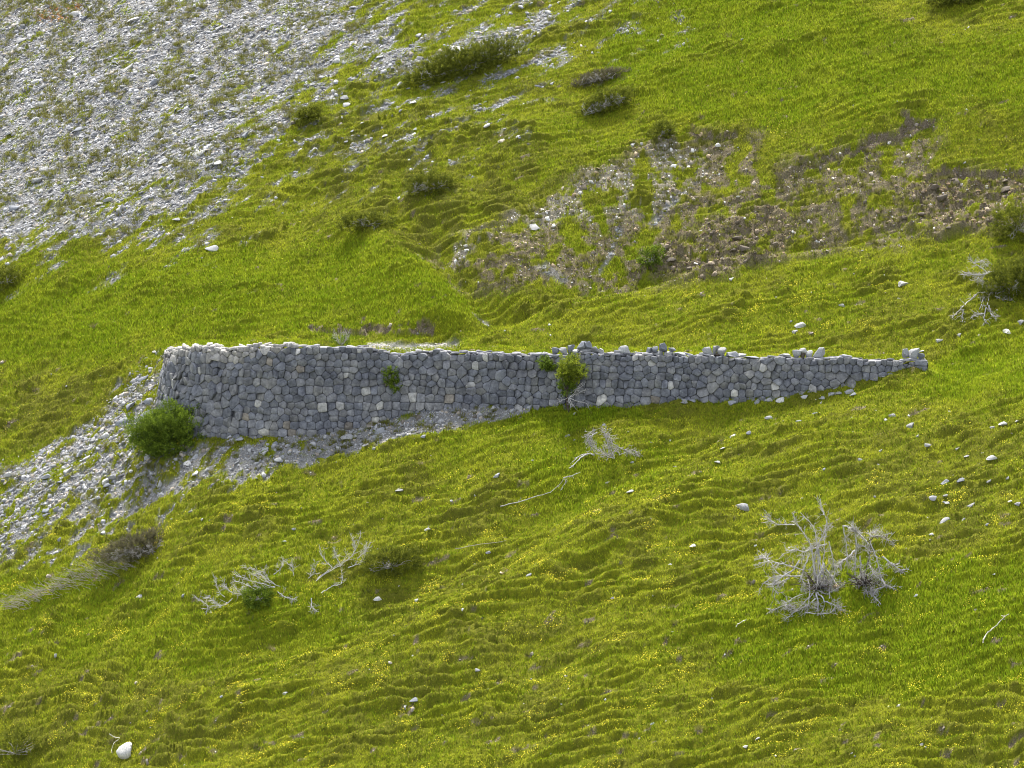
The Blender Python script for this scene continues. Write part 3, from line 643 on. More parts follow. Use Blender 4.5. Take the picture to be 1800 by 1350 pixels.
# rocks one can point at
ROCKS = [
 (226, 1308, 46, 40, 'white', 'big cream white rock at the bottom left beside a bare stick'),
 (375, 434, 30, 18, 'grey', 'rounded grey boulder in the turf just below the upper scree'),
 (352, 268, 34, 13, 'pale', 'large pale flat slab low in the upper left scree'),
 (312, 335, 22, 12, 'pale', 'cream wedge shaped slab at the lower edge of the upper scree'),
 (78, 181, 28, 12, 'pale', 'long pale slab in the left part of the upper scree'),
 (225, 118, 34, 14, 'pale', 'big tilted pale slab in the middle of the upper scree'),
 (330, 75, 26, 14, 'pale', 'whitish slab near the top of the upper scree'),
 (76, 10, 20, 12, 'white', 'white block in the top left corner above rusty soil'),
 (160, 10, 20, 14, 'white', 'white pointed block at the top edge right of the rusty soil'),
 (412, 210, 30, 10, 'pale', 'thin bright slab at the right side of the upper scree'),
 (65, 140, 22, 12, 'pale', 'squarish pale stone near the left edge of the upper scree'),
 (735, 58, 14, 16, 'pale', 'small upright pale stone in the turf left of the stone streak'),
 (808, 87, 34, 8, 'white', 'whitish slab at the foot of the stone streak above the large juniper'),
 (937, 397, 26, 12, 'pale', 'pale broken slab in the middle of the eroded bank'),
 (1024, 327, 20, 10, 'brown', 'rusty brown rock at the left of the eroded hollow'),
 (1112, 256, 16, 8, 'white', 'small white stone above the eroded hollow'),
 (1262, 252, 12, 10, 'white', 'bright white stone just under the turf lip'),
 (1186, 290, 16, 6, 'white', 'thin white stone in the right of the pale eroded hollow'),
 (1303, 68, 10, 7, 'grey', 'lone blue grey stone in the smooth upper pasture'),
 (1586, 497, 28, 9, 'pale', 'long pale slab in the flowery bank left of the dead branches'),
 (1285, 490, 14, 7, 'pale', 'pale stone at the crest below the brown outcrop'),
 (1408, 570, 26, 9, 'pale', 'pale slanted slab in the bank above the wall'),
 (1397, 583, 18, 6, 'pale', 'narrow pale slab just below a larger one above the wall'),
 (1480, 535, 14, 8, 'pale', 'small cream stone in the flowery bank above the wall'),
 (1390, 565, 10, 6, 'grey', 'small grey stone left of the pale slanted slab above the wall'),
 (1770, 580, 16, 13, 'pale', 'leaning pale stone in the turf at the right above the grassy mound'),
 (1795, 565, 14, 14, 'pale', 'pale rock at the right edge below the juniper'),
 (1686, 588, 13, 7, 'pale', 'small pale stone right of the wall end in the turf'),
 (1652, 598, 15, 5, 'pale', 'thin pale slab just above the end of the wall'),
 (671, 751, 30, 20, 'grey', 'large dark grey rock in the rubble below the left half of the wall'),
 (660, 765, 20, 12, 'grey', 'grey rock leaning on the foot of the large dark rubble rock'),
 (612, 768, 28, 10, 'pale', 'long pale slab at the left of the large rubble rock'),
 (745, 765, 14, 10, 'grey', 'single grey stone in turf under the rubble strip'),
 (714, 712, 22, 10, 'grey', 'grey slab at the wall foot by the small hanging plant'),
 (800, 720, 18, 10, 'grey', 'grey stone in the rubble strip at the wall foot'),
 (846, 703, 18, 10, 'grey', 'grey block touching the wall foot above the rubble strip'),
 (880, 707, 18, 8, 'pale', 'flat pale stone near the wall foot left of the wall tree'),
 (900, 720, 20, 12, 'grey', 'squat grey rock in the turf left of the wall tree'),
 (930, 715, 20, 13, 'grey', 'grey rock nearest the left side of the wall tree'),
 (868, 728, 18, 8, 'pale', 'light grey slab at the lower right end of the rubble strip'),
 (1010, 727, 11, 5, 'white', 'small white stone below the roots of the wall tree'),
 (1062, 745, 10, 9, 'grey', 'blue grey stone above the tangled dead shrub in mid slope'),
 (996, 765, 14, 6, 'pale', 'pale flat stone left of the tangled dead shrub'),
 (874, 834, 18, 8, 'grey', 'grey flat stone alone in the turf above the fallen branch'),
 (702, 861, 18, 7, 'pale', 'pale flat stone alone in the turf left of the fallen branch'),
 (935, 808, 8, 5, 'grey', 'small grey stone in the turf between wall tree and fallen branch'),
 (1108, 865, 17, 9, 'pale', 'pale stone in the turf right of the fallen branch'),
 (1112, 814, 9, 6, 'grey', 'blue grey pebble sized stone right of the tangled shrub'),
 (1187, 820, 8, 6, 'pale', 'small pale stone in the turf far right of the tangled shrub'),
 (1068, 847, 11, 5, 'white', 'thin white stone between the fallen branches and the pale stone'),
 (1286, 767, 20, 6, 'pale', 'long thin pale slab in the turf under the middle of the wall'),
 (1317, 757, 14, 11, 'grey', 'round grey stone in turf right of the long thin slab'),
 (1352, 733, 20, 9, 'grey', 'flat blue grey stone in turf below the thick part of wall'),
 (1402, 738, 15, 10, 'grey', 'grey stone in turf right of the flat blue grey one'),
 (1270, 787, 13, 6, 'pale', 'small pale stone beneath the long thin slab'),
 (1261, 810, 13, 8, 'grey', 'small grey stone further down beneath the long thin slab'),
 (1448, 824, 12, 8, 'grey', 'small grey stone in turf above the large dead shrub'),
 (1433, 725, 12, 7, 'grey', 'small grey stone in turf below the right part of wall'),
 (1570, 728, 18, 7, 'pale', 'pale slab in the flowery turf below the wall end'),
 (1556, 737, 9, 7, 'pale', 'small pale stone left of the slab below the wall end'),
 (1600, 750, 28, 7, 'pale', 'long cream slab in the flowery turf below the wall end'),
 (1742, 804, 24, 9, 'pale', 'long pale slab among scattered stones at the right'),
 (1762, 742, 18, 14, 'pale', 'pale angular rock at the right in yellow flowers'),
 (1745, 750, 12, 7, 'pale', 'small pale stone at the left foot of the angular rock'),
 (1662, 845, 20, 14, 'grey', 'grey lumpy rock in the middle of the scattered right stones'),
 (1690, 843, 18, 11, 'grey', 'grey jagged rock right of the lumpy rock'),
 (1642, 876, 20, 9, 'pale', 'pale tilted slab right of the large dead shrub'),
 (1660, 914, 26, 12, 'pale', 'wide pale rock in turf right of the large dead shrub'),
 (1708, 886, 18, 10, 'pale', 'pale rock in turf near the right edge above the shrub level'),
 (1790, 885, 16, 12, 'pale', 'pale rock cut by the right edge'),
 (1772, 838, 10, 9, 'pale', 'small pale upright stone near the right edge'),
 (1638, 938, 12, 6, 'white', 'small white stone just right of the shorter dead shrub'),
 (1218, 957, 15, 8, 'white', 'small white stone in turf left of the large dead shrub'),
 (1328, 960, 8, 5, 'white', 'tiny white stone close to the left branches of the large dead shrub'),
 (1308, 888, 32, 7, 'pale', 'thin sloping slab up left of the large dead shrub'),
 (1410, 875, 8, 4, 'pale', 'small pale stone above the branches of the large dead shrub'),
 (1610, 1045, 10, 7, 'pale', 'small pale stone in lush grass right of the dead shrubs'),
 (1715, 1073, 10, 5, 'pale', 'small pale stone left of the bare stick at the right'),
 (1580, 1239, 14, 6, 'white', 'bright white stone in the turf at the lower right'),
 (1331, 1297, 12, 9, 'pale', 'rough pale stone near the bottom right of centre'),
 (1311, 1315, 13, 9, 'white', 'white stone near the bottom edge, right of centre'),
 (1148, 1271, 13, 6, 'pale', 'small pale stone low in the middle of the meadow'),
 (1621, 1308, 10, 5, 'pale', 'small pale stone at the bottom right meadow'),
 (246, 1047, 24, 6, 'pale', 'flat pale slab between the two bleached shrubs at the left'),
 (322, 1046, 12, 8, 'grey', 'blue grey stone right of the flat slab between the shrubs'),
 (181, 936, 12, 18, 'grey', 'upright blue grey stone above the faded heath shrub'),
 (106, 945, 12, 11, 'grey', 'squat grey stone at the lower edge of the left rubble'),
 (518, 929, 12, 5, 'grey', 'flat grey stone in yellow flowers above the bleached branches'),
 (500, 950, 10, 5, 'grey', 'thin grey stone just below the flat one in yellow flowers'),
 (355, 915, 8, 6, 'white', 'small white stone in dark turf left of the yellow flowers'),
 (501, 1217, 15, 8, 'pale', 'pale broken stone in the lower left meadow'),
 (390, 1225, 8, 6, 'grey', 'small grey stone left of the pale broken one'),
 (664, 1050, 18, 9, 'white', 'white block in dark scar below the olive juniper'),
 (733, 1052, 8, 10, 'white', 'small upright white stone right of the dark scar'),
 (813, 1072, 7, 9, 'white', 'small lone white stone in the central meadow'),
 (728, 1232, 20, 8, 'grey', 'grey flat stone in a bare scar low in the meadow'),
 (712, 1240, 10, 10, 'white', 'small white block beside the grey stone in the low scar'),
 (840, 1180, 12, 8, 'pale', 'small pinkish pale stone in the dark turf low in the meadow'),
 (928, 1010, 16, 7, 'grey', 'grey flat slab in a scar in the central meadow'),
 (752, 930, 14, 6, 'pale', 'small pale stone near the top of the central meadow'),
 (1077, 1050, 9, 6, 'pale', 'small pale stone right of centre in the meadow'),
 (859, 969, 12, 6, 'pale', 'small cream stone below the thin fallen branch'),
 (1178, 991, 9, 5, 'pale', 'small pale stone in the meadow left of the dead shrubs'),
 (1748, 1010, 8, 5, 'white', 'small white stone in lush grass near the right edge'),
 (272, 617, 12, 8, 'white', 'small cream stone just left of the wall corner'),
 (253, 662, 30, 18, 'grey', 'jagged grey rock left of the wall corner'),
 (235, 668, 22, 12, 'pale', 'leaning pale slab left of the jagged rock by the wall corner'),
 (218, 735, 36, 18, 'grey', 'large grey slab in the rubble left of the green bush'),
 (258, 728, 36, 14, 'grey', 'long grey slab resting above the green bush'),
 (228, 712, 30, 13, 'grey', 'grey slab topmost in the rubble left of the green bush'),
 (264, 700, 26, 16, 'grey', 'blue grey block against the base of the wall corner'),
 (186, 762, 26, 11, 'pale', 'pale slab in the rubble down left of the green bush'),
 (163, 770, 20, 12, 'grey', 'blue grey stone left of the pale slab in the rubble'),
 (120, 802, 24, 11, 'pale', 'cream slab in the lower left rubble'),
 (150, 805, 22, 9, 'pale', 'pale slab beside the cream one in the lower left rubble'),
 (118, 829, 30, 7, 'pale', 'long thin pale slab in the lower left rubble'),
 (185, 843, 26, 11, 'white', 'leaning whitish slab in the lower left rubble'),
 (235, 765, 20, 16, 'pale', 'pinkish pale block at the left side of the green bush'),
 (345, 800, 20, 11, 'grey', 'grey stone in the rubble right of the green bush'),
 (345, 828, 16, 16, 'pale', 'pale tilted stone in the rubble below the green bush'),
 (330, 812, 18, 12, 'pale', 'light stone between the green bush and the tilted stone'),
 (395, 786, 18, 8, 'grey', 'flat stone in rubble at the foot of the wall right of the bush'),
 (422, 770, 20, 10, 'grey', 'blue grey block at the foot of the wall right of the bush'),
 (468, 786, 22, 12, 'grey', 'large grey stone in turf below the tallest part of the wall'),
 (485, 777, 12, 10, 'grey', 'small grey stone above the large one below the tallest wall'),
 (550, 750, 26, 10, 'grey', 'long grey slab in turf at the wall foot'),
 (560, 772, 16, 8, 'grey', 'grey flat stone further down from the long grey slab'),
 (595, 782, 14, 10, 'grey', 'dark grey stone at the left end of the rubble strip'),
 (1202, 700, 16, 7, 'grey', 'flat grey stone at the wall foot right of the wall tree'),
 (1205, 689, 16, 6, 'pale', 'pale stone touching the middle of the wall foot'),
 (1201, 703, 20, 13, 'pale', 'bright grey boulder at the middle of the wall foot'),
 (1230, 698, 9, 12, 'white', 'narrow cream stone right of the bright boulder at the wall foot'),
 (1218, 702, 14, 8, 'grey', 'grey stone between the boulder and the cream stone'),
 (1168, 699, 16, 9, 'grey', 'blue grey stone left of the bright boulder at the wall foot'),
 (1275, 700, 16, 9, 'pale', 'light stone at the wall foot right of the cream stone'),
 (1290, 707, 24, 9, 'grey', 'long grey stone under the light one at the wall foot'),
 (1332, 704, 14, 12, 'grey', 'dark grey block at the wall foot in the right half'),
 (1352, 700, 18, 8, 'pale', 'pale rounded slab right of the dark grey block'),
 (1374, 700, 24, 10, 'white', 'cream slab in turf under the right half of the wall'),
 (1386, 690, 18, 11, 'pale', 'pale block above the cream slab at the wall foot'),
 (1410, 683, 22, 9, 'grey', 'blue grey flat stone at the foot of the right half of wall'),
 (1430, 683, 18, 12, 'grey', 'blue grey wedge right of the flat one at the wall foot'),
 (1416, 694, 18, 12, 'pale', 'warm grey stone below the two blue grey ones'),
 (1445, 698, 14, 9, 'grey', 'small grey stone right of the warm grey stone'),
 (1462, 690, 16, 12, 'grey', 'grey stone in the little group under the right wall'),
 (1473, 689, 16, 9, 'pale', 'pale stone in the little group under the right wall'),
 (1495, 686, 22, 10, 'pale', 'long pale slab at the upper right of the little group'),
 (1500, 692, 16, 8, 'grey', 'light grey stone under the long pale slab of the little group'),
 (1443, 708, 9, 6, 'pale', 'small light stone lowest of the group under the right wall'),
 (1552, 660, 12, 7, 'pale', 'small pale stone at the tapering end of the wall foot'),
 (1590, 645, 10, 6, 'pale', 'small pale stone by the thin tip of the wall'),
]
for r_ in ROCKS:
    u, v, a, b_, k_, lab = r_
    rock_px(u, v, a*.95, b_, k_, lab, 'rock' if k_ != 'pale' else 'flat_stone', 'single stones lying on the slope', upright=a > 44)

# blocks standing loose on the wall top
def wall_at_u(u):
    us = 900 + WP[:i_tan+1, 0]/(WP[:i_tan+1, 1]+D0)*FPX
    i = int(np.argmin(np.abs(us-u))); return i
TOP = [ # u, bottom v, width, height, kind, label
 (950, 622, 14, 5, 'grey', 'flat stone lying on the wall top left of the wall tree'),
 (975, 620, 13, 14, 'grey', 'upright blue grey block on the wall top directly over the wall tree'),
 (992, 620, 14, 11, 'pale', 'pale block in the heap on the wall top, left end'),
 (1003, 619, 14, 14, 'grey', 'grey block in the heap on the wall top, next to its left end'),
 (1016, 620, 15, 10, 'pale', 'cream block low in the heap on the wall top'),
 (1026, 611, 18, 13, 'grey', 'dark slab crowning the heap on the wall top'),
 (1036, 612, 12, 14, 'grey', 'pointed grey block at the peak of the heap on the wall top'),
 (1033, 621, 20, 10, 'pale', 'broad pale block under the dark crowning slab'),
 (1047, 620, 12, 13, 'pale', 'pale block in the right half of the heap on the wall top'),
 (1056, 621, 10, 13, 'grey', 'narrow grey block at the right end of the heap on the wall top'),
 (1085, 623, 14, 11, 'pale', 'warm speckled block left of the pointed block on the wall top'),
 (1099, 623, 18, 17, 'grey', 'pointed blue grey block alone with one neighbour on the wall top'),
 (1142, 624, 14, 14, 'grey', 'upright grey block at the left of the second heap on the wall top'),
 (1155, 617, 12, 12, 'grey', 'dark pointed block high in the second heap'),
 (1160, 624, 16, 9, 'pale', 'pale low block under the dark pointed one in the second heap'),
 (1168, 616, 13, 15, 'grey', 'tallest grey block of the second heap'),
 (1178, 624, 14, 9, 'pale', 'small cream block at the foot of the second heap'),
 (1184, 617, 12, 8, 'grey', 'grey block at the right shoulder of the second heap'),
 (1197, 625, 19, 10, 'grey', 'light blue grey wedge at the right end of the second heap'),
 (1236, 625, 14, 8, 'grey', 'grey low stone at the left of the third heap on the wall top'),
 (1246, 622, 16, 14, 'pale', 'pale lump at the left of the third heap on the wall top'),
 (1259, 620, 13, 14, 'pale', 'cream lump in the middle of the third heap'),
 (1274, 622, 17, 16, 'pale', 'round warm grey boulder of the third heap'),
 (1266, 626, 12, 8, 'brown', 'brownish stone wedged beneath the round boulder'),
 (1292, 626, 20, 10, 'grey', 'flat light grey stone right of the third heap'),
 (1308, 625, 12, 6, 'pale', 'small pale stone trailing right of the third heap'),
 (1325, 629, 26, 5, 'grey', 'flat slab lying on the wall top between the third and fourth heap'),
 (1382, 626, 18, 8, 'grey', 'grey flat stone at the left of the fourth heap'),
 (1402, 626, 16, 16, 'grey', 'rounded grey block in the fourth heap'),
 (1415, 618, 12, 8, 'pale', 'pale stone topmost in the fourth heap'),
 (1414, 628, 12, 11, 'brown', 'rusty stone in the middle of the fourth heap'),
 (1428, 627, 14, 16, 'grey', 'square grey block in the fourth heap'),
 (1445, 629, 21, 20, 'grey', 'large rounded boulder at the right end of the fourth heap'),
 (1597, 626, 11, 15, 'grey', 'narrow upright block left of the last boulder at the wall end'),
 (1612, 627, 17, 18, 'grey', 'tall blue grey boulder on the end of the wall'),
 (1624, 629, 12, 10, 'grey', 'dark stone leaning on the right of the last boulder'),
]
for j, (u, vb, wpx, hpx, kd, lab) in enumerate(TOP):
    i = wall_at_u(u); x, y = WP[i] - WN[i]*.30; zt = WZT[i]
    s = scale_at(y); zc = point_at(u, vb-hpx/2, y)[2]
    zc = max(zc - 2*s, zt + hpx*s*.30)
    o = put_rock('loose_block', (x + (u-(900+x/(y+D0)*FPX))*s, y, zc), (wpx*s*.66, max(.16, wpx*s*.55), hpx*s*.64), (random.uniform(-.15, .15), random.uniform(-.25, .1), 1), kd, random.uniform(-.3, .3), .5, j)
    tag(o, lab, 'rock', 'loose blocks along the wall top')

# biggest slabs of the screes as single stones
def scatter_rocks(n, zone, kinds, label, group, lo, hi, flat=(.2, .4), name='flat_stone', cond=None):
    c = 0; us = [p[0] for p in zone]; vs = [p[1] for p in zone]
    while c < n:
        u = random.uniform(max(5, min(us)), min(1795, max(us))); v = random.uniform(max(8, min(vs)), min(1340, max(vs)))
        if poly_mask(np.array([u]), np.array([v]), zone, 2)[0] < .5: continue
        x, y, z = cast(u, v)
        if cond is not None and not cond(x, y): continue
        s = scale_at(y); a = random.uniform(lo, hi)*s/2
        nr = normal_at(x, y, .4) + np.random.default_rng(c).normal(0, .15, 3)
        o = put_rock(name, (x, y, z), (a, a*random.uniform(.5, .8), a*random.uniform(*flat)), nr, random.choice(kinds), random.uniform(-.4, .9), .25)
        tag(o, label, 'rock', group); c += 1
scatter_rocks(50, [(0, 0), (600, 0), (640, 60), (520, 190), (380, 380), (0, 440)], ['pale', 'pale', 'grey'], 'one of the larger flat pale slabs bedded in the upper left scree', 'larger slabs in the upper left scree', 12, 26)
scatter_rocks(22, [(600, 110), (800, 60), (940, 40), (1080, 60), (940, 180), (800, 260), (600, 300)], ['pale', 'pale', 'white'], 'pale stone scattered in turf round the large upper juniper', 'pale stones scattered round the upper juniper', 8, 17)
scatter_rocks(22, [(0, 830), (200, 740), (230, 800), (400, 780), (640, 750), (500, 820), (300, 850), (100, 920), (0, 960)], ['pale', 'grey', 'grey'], 'grey stone lying in the fan of rubble below the wall', 'stones of the rubble fan below the wall', 12, 24, (.3, .55), 'rock')
scatter_rocks(14, [(1480, 760), (1790, 690), (1790, 950), (1600, 940)], ['pale', 'pale', 'grey'], 'small pale stone in turf on the right hand slope below the wall', 'small stones on the right hand slope', 7, 13)
scatter_rocks(10, [(1600, 330), (1790, 300), (1790, 400), (1620, 410)], ['brown'], 'brown block of the broken outcrop at the right', 'brown blocks of the right outcrop', 10, 24, (.5, .8), 'rock')
scatter_rocks(10, [(1150, 470), (1240, 430), (1380, 400), (1370, 440), (1290, 480)], ['brown'], 'brown block of the crumbling outcrop in the ravine', 'brown blocks of the ravine outcrop', 10, 22, (.5, .8), 'rock')

# ------------------------------------------------------------------ the dry stone wall
BAT = .20
def wall_point(s, z, dep):
    x = np.interp(s, WS, WP[:, 0]); y = np.interp(s, WS, WP[:, 1]); nx_ = np.interp(s, WS, WN[:, 0]); ny_ = np.interp(s, WS, WN[:, 1])
    q = BAT*np.clip(np.interp(s, WS, WZT)-z, -1, 6) + dep
    return np.stack([x + nx_*q, y + ny_*q, z + 0*x], -1)
def clip_poly(P, a, b, c):                  # keep a*x+b*y<=c
    out = []
    for i in range(len(P)):
        p, q = P[i], P[(i+1) % len(P)]; dp = a*p[0]+b*p[1]-c; dq = a*q[0]+b*q[1]-c
        if dp <= 0: out.append(p)
        if dp*dq < 0: t_ = dp/(dp-dq); out.append((p[0]+(q[0]-p[0])*t_, p[1]+(q[1]-p[1])*t_))
    return out
def build_wall():
    root = empty('stone_wall', (0, -2, -2)); tag(root, 'long curved grey retaining wall of rough fitted stones across the hillside', 'wall')
    rg = np.random.default_rng(21); seeds = []
    SE = WS[-1]; zlo = WZB.min()-1
    zrow = WZT.max()+.2; k = 0
    while zrow > zlo:
        hr = rg.uniform(.20, .33); s = rg.uniform(0, .3)
        while s < SE:
            wd = hr*rg.uniform(.75, 1.7)
            seeds.append((s+wd/2, zrow - hr/2 + rg.normal(0, .03) + .05*math.sin(s*.35+k))); s += wd
        zrow -= hr; k += 1
    S = np.array(seeds)
    big = rg.random(len(S)) < .05              # bigger stones swallow their neighbours
    keep = np.ones(len(S), bool)
    for i in np.where(big)[0]:
        if not keep[i]: continue
        d = np.hypot(*(S-S[i]).T); keep[(d < .31) & (d > 0)] = False
    S = S[keep]
    zt = np.interp(S[:, 0], WS, WZT); zb = np.interp(S[:, 0], WS, WZB)
    use = (S[:, 1] < zt+.05) & (S[:, 1] > zb-.55)
    V = []; L = []; C = []; cnt = []
    for i in np.where(use)[0]:
        p = S[i]; near = S[(np.abs(S[:, 0]-p[0]) < 1.1) & (np.abs(S[:, 1]-p[1]) < .9)]
        P = [(p[0]-.6, p[1]-.45), (p[0]+.6, p[1]-.45), (p[0]+.6, p[1]+.45), (p[0]-.6, p[1]+.45)]
        for q in near:
            dx, dy = q[0]-p[0], q[1]-p[1]
            if dx == 0 and dy == 0: continue
            P = clip_poly(P, dx, dy, dx*(p[0]+q[0])/2 + dy*(p[1]+q[1])/2 - .0022*math.hypot(dx, dy))
        top = zt[i] - rg.uniform(-.07, .05); P = clip_poly(P, 0, 1, top + .10*(rg.random()-.5)); P = clip_poly(P, -1, 0, 0.0)
        if len(P) < 3: continue
        P = np.array(P); 
        if np.ptp(P[:, 1]) < .09 or np.ptp(P[:, 0]) < .08: continue
        # subdivide, round corners
        for _ in range(2):
            Q = np.roll(P, -1, 0); P = np.stack([P*.87+Q*.13, P*.13+Q*.87], 1).reshape(-1, 2)
        c = P.mean(0); m = len(P); R = np.hypot(*(P-c).T).mean()
        prot = rg.uniform(-.03, .045); tl = rg.normal(0, .20, 2)
        rings = [(1.01, -.16), (1.0, -.022), (.975, .008), (.90, .020), (.5, .024)]
        b0 = sum(len(v) for v in V); pts = []
        for sc_, dp in rings:
            q = c + (P-c)*sc_; rel = q-c
            dd = dp + prot + (rel@tl)*(dp > -.1) + rg.normal(0, .006, m)*(dp > -.1)
            pts.append(wall_point(q[:, 0], q[:, 1], dd))
        pts.append(wall_point(np.array([c[0]]), np.array([c[1]]), np.array([.05+prot])))
        V.append(np.concatenate(pts)); nr = len(rings)
        for r_ in range(nr-1):
            for j in range(m):
                L += [b0+r_*m+j, b0+r_*m+(j+1) % m, b0+(r_+1)*m+(j+1) % m, b0+(r_+1)*m+j]; cnt.append(4)
        for j in range(m): L += [b0+(nr-1)*m+j, b0+(nr-1)*m+(j+1) % m, b0+nr*m]; cnt.append(3)
        t_ = rg.random(); v_ = rg.uniform(.78, 1.22)
        col = np.array([.160, .166, .182])*v_
        if t_ < .30: col = np.array([.190, .192, .200])*v_
        elif t_ < .46: col = np.array([.205, .204, .202])*v_
        elif t_ < .475: col = np.array([.235, .210, .175])*v_
        elif t_ < .512: col = np.array([.44, .43, .40])*rg.uniform(.8, 1.1)
        ui = 900 + np.interp(p[0], WS, WP[:, 0])/(np.interp(p[0], WS, WP[:, 1])+D0)*FPX
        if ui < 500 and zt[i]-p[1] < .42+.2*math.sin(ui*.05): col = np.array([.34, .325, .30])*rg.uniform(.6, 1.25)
        col = col*np.array([.82, .82, .83])
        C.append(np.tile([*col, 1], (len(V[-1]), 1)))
    V = np.concatenate(V); C = np.concatenate(C)
    f = mesh_np('stone_face', V, L, M_wall, smooth=True, parent=root, nper=cnt)
    f.location = -root.location; set_attr(f, 'stone_colour', C, 'FLOAT_COLOR')
    # dark core behind the stones
    ii = np.arange(0, len(WP), 3); s = WS[ii]; zt_, zb_ = WZT[ii], WZB[ii]
    A = wall_point(s, zb_-1.0, -.12); B = wall_point(s, zt_-.10, -.10); Cc = B - np.concatenate([WN[ii]*.5, 0*s[:, None]], 1); Dd = Cc.copy(); Dd[:, 2] -= 1.6
    m = len(ii); VV = np.concatenate([A, B, Cc, Dd]); Q = []
    for r_ in range(3):
        for j in range(m-1): Q.append([r_*m+j, r_*m+j+1, (r_+1)*m+j+1, (r_+1)*m+j])
    co = mesh_np('wall_core', VV, np.array(Q), M_core, parent=root); co.location = -root.location
    # coping: rough flat stones along the top
    V = []; L = []; cnt = []; C = []; nb = 0
    s = 0.1
    while s < SE-.3:
        for row in range(2):
            wd = rg.uniform(.22, .5); i = int(np.searchsorted(WS, s)); i = min(i, len(WP)-1)
            u_here = 900 + WP[i, 0]/(WP[i, 1]+D0)*FPX
            rough = 1.9 if u_here < 520 else 1.0
            th = rg.uniform(.05, .10)*rough; dpt = rg.uniform(.24, .32); s0 = s+rg.uniform(-.1, .1)
            ctr = wall_point(np.array([s0+wd/2]), np.array([WZT[i]-.03+th*.35+rg.normal(0, .025)]), np.array([-.13-.27*row+rg.normal(0, .02)]))[0]
            tx, ty = WT[i]; nx_, ny_ = WN[i]; m = 7; tlt = rg.normal(0, .10*rough, 2); a0 = rg.uniform(0, 6)
            ring = []
            for lay, (scl, zz) in enumerate(((1, -.5), (1.0, .2), (.86, .5))):
                for j in range(m):
                    q = a0*0+j*2*math.pi/m + .15*math.sin(j*3+a0); rr = 1+.18*math.sin(j*2.3+a0*3)
                    lx = math.cos(q)*wd*.56*rr*scl; ly = math.sin(q)*dpt*.5*rr*scl
                    ring.append([ctr[0]+tx*lx+nx_*ly, ctr[1]+ty*lx+ny_*ly, ctr[2]+th*zz+lx*tlt[0]+ly*tlt[1]+rg.normal(0, .008)])
            V.append(ring)
            for lay in range(2):
                for j in range(m): L += [nb+lay*m+j, nb+lay*m+(j+1) % m, nb+(lay+1)*m+(j+1) % m, nb+(lay+1)*m+j]; cnt.append(4)
            L += [nb+2*m+j for j in range(m)]; cnt.append(m); nb += 3*m
            col = np.array([.17, .17, .18])*rg.uniform(.7, 1.6)
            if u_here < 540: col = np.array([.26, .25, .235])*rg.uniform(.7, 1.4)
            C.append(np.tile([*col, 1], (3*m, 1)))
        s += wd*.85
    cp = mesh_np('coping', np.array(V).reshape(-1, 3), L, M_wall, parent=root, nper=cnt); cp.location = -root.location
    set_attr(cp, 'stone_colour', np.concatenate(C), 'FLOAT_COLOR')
build_wall()

# ------------------------------------------------------------------ tubes for branches
class Tubes:
    def __init__(s): s.V = []; s.L = []; s.n = 0
    def add(s, pts, r0, r1, k=5):
        pts = np.asarray(pts, float); m = len(pts); T = np.gradient(pts, axis=0); T /= np.linalg.norm(T, axis=1)[:, None]+1e-9
        ref = np.array([.3, .2, .93]); ref = np.where(np.abs(T@ref)[:, None] > .95, np.array([1., 0, 0])[None], ref[None])
        A = np.cross(T, ref); A /= np.linalg.norm(A, axis=1)[:, None]+1e-9; B = np.cross(T, A)
        r = np.linspace(r0, r1, m); a = np.arange(k)*2*math.pi/k
        P = pts[:, None] + r[:, None, None]*(A[:, None]*np.cos(a)[None, :, None] + B[:, None]*np.sin(a)[None, :, None])
        s.V.append(P.reshape(-1, 3)); i = np.arange(m-1)[:, None]*k + s.n; j = np.arange(k)[None]
        s.L.append(np.stack([i+j, i+(j+1) % k, i+k+(j+1) % k, i+k+j], -1).reshape(-1, 4)); s.n += m*k
    def build(s, name, mat, parent=None):
        o = mesh_np(name, np.concatenate(s.V), np.concatenate(s.L), mat, smooth=True, parent=parent)
        if parent: o.location = -parent.location
        return o
def resample(P, n, jit=0, rg=rng):
    P = np.asarray(P, float); d = np.concatenate([[0], np.cumsum(np.linalg.norm(np.diff(P, axis=0), axis=1))]); t = np.linspace(0, d[-1], n)
    Q = np.stack([np.interp(t, d, P[:, i]) for i in range(P.shape[1])], 1)
    if jit: Q[1:-1] += rg.normal(0, jit, Q[1:-1].shape)
    return Q
def twigs(tb, P, r, rg, n, ln, spread=1.0, depth=2, bias=(0, 0, 0)):
    P = np.asarray(P); 
    for _ in range(n):
        i = rg.integers(len(P)//4, len(P)-1) if len(P) > 4 else len(P)-1; p = P[i]; d = P[min(i+1, len(P)-1)]-P[i-1]; d = d/(np.linalg.norm(d)+1e-9)
        d = d + rg.normal(0, .7*spread, 3) + np.array(bias); d /= np.linalg.norm(d)
        L = ln*rg.uniform(.4, 1.2); m = 5; Q = [p]; 
        for k in range(m): d = d + rg.normal(0, .22, 3); d /= np.linalg.norm(d); Q.append(Q[-1]+d*L/m)
        Q = np.array(Q); tb.add(Q, r, r*.35, 4)
        if depth > 1: twigs(tb, Q, r*.75, rg, int(rg.integers(2, 5)), L*.55, spread, depth-1, bias)
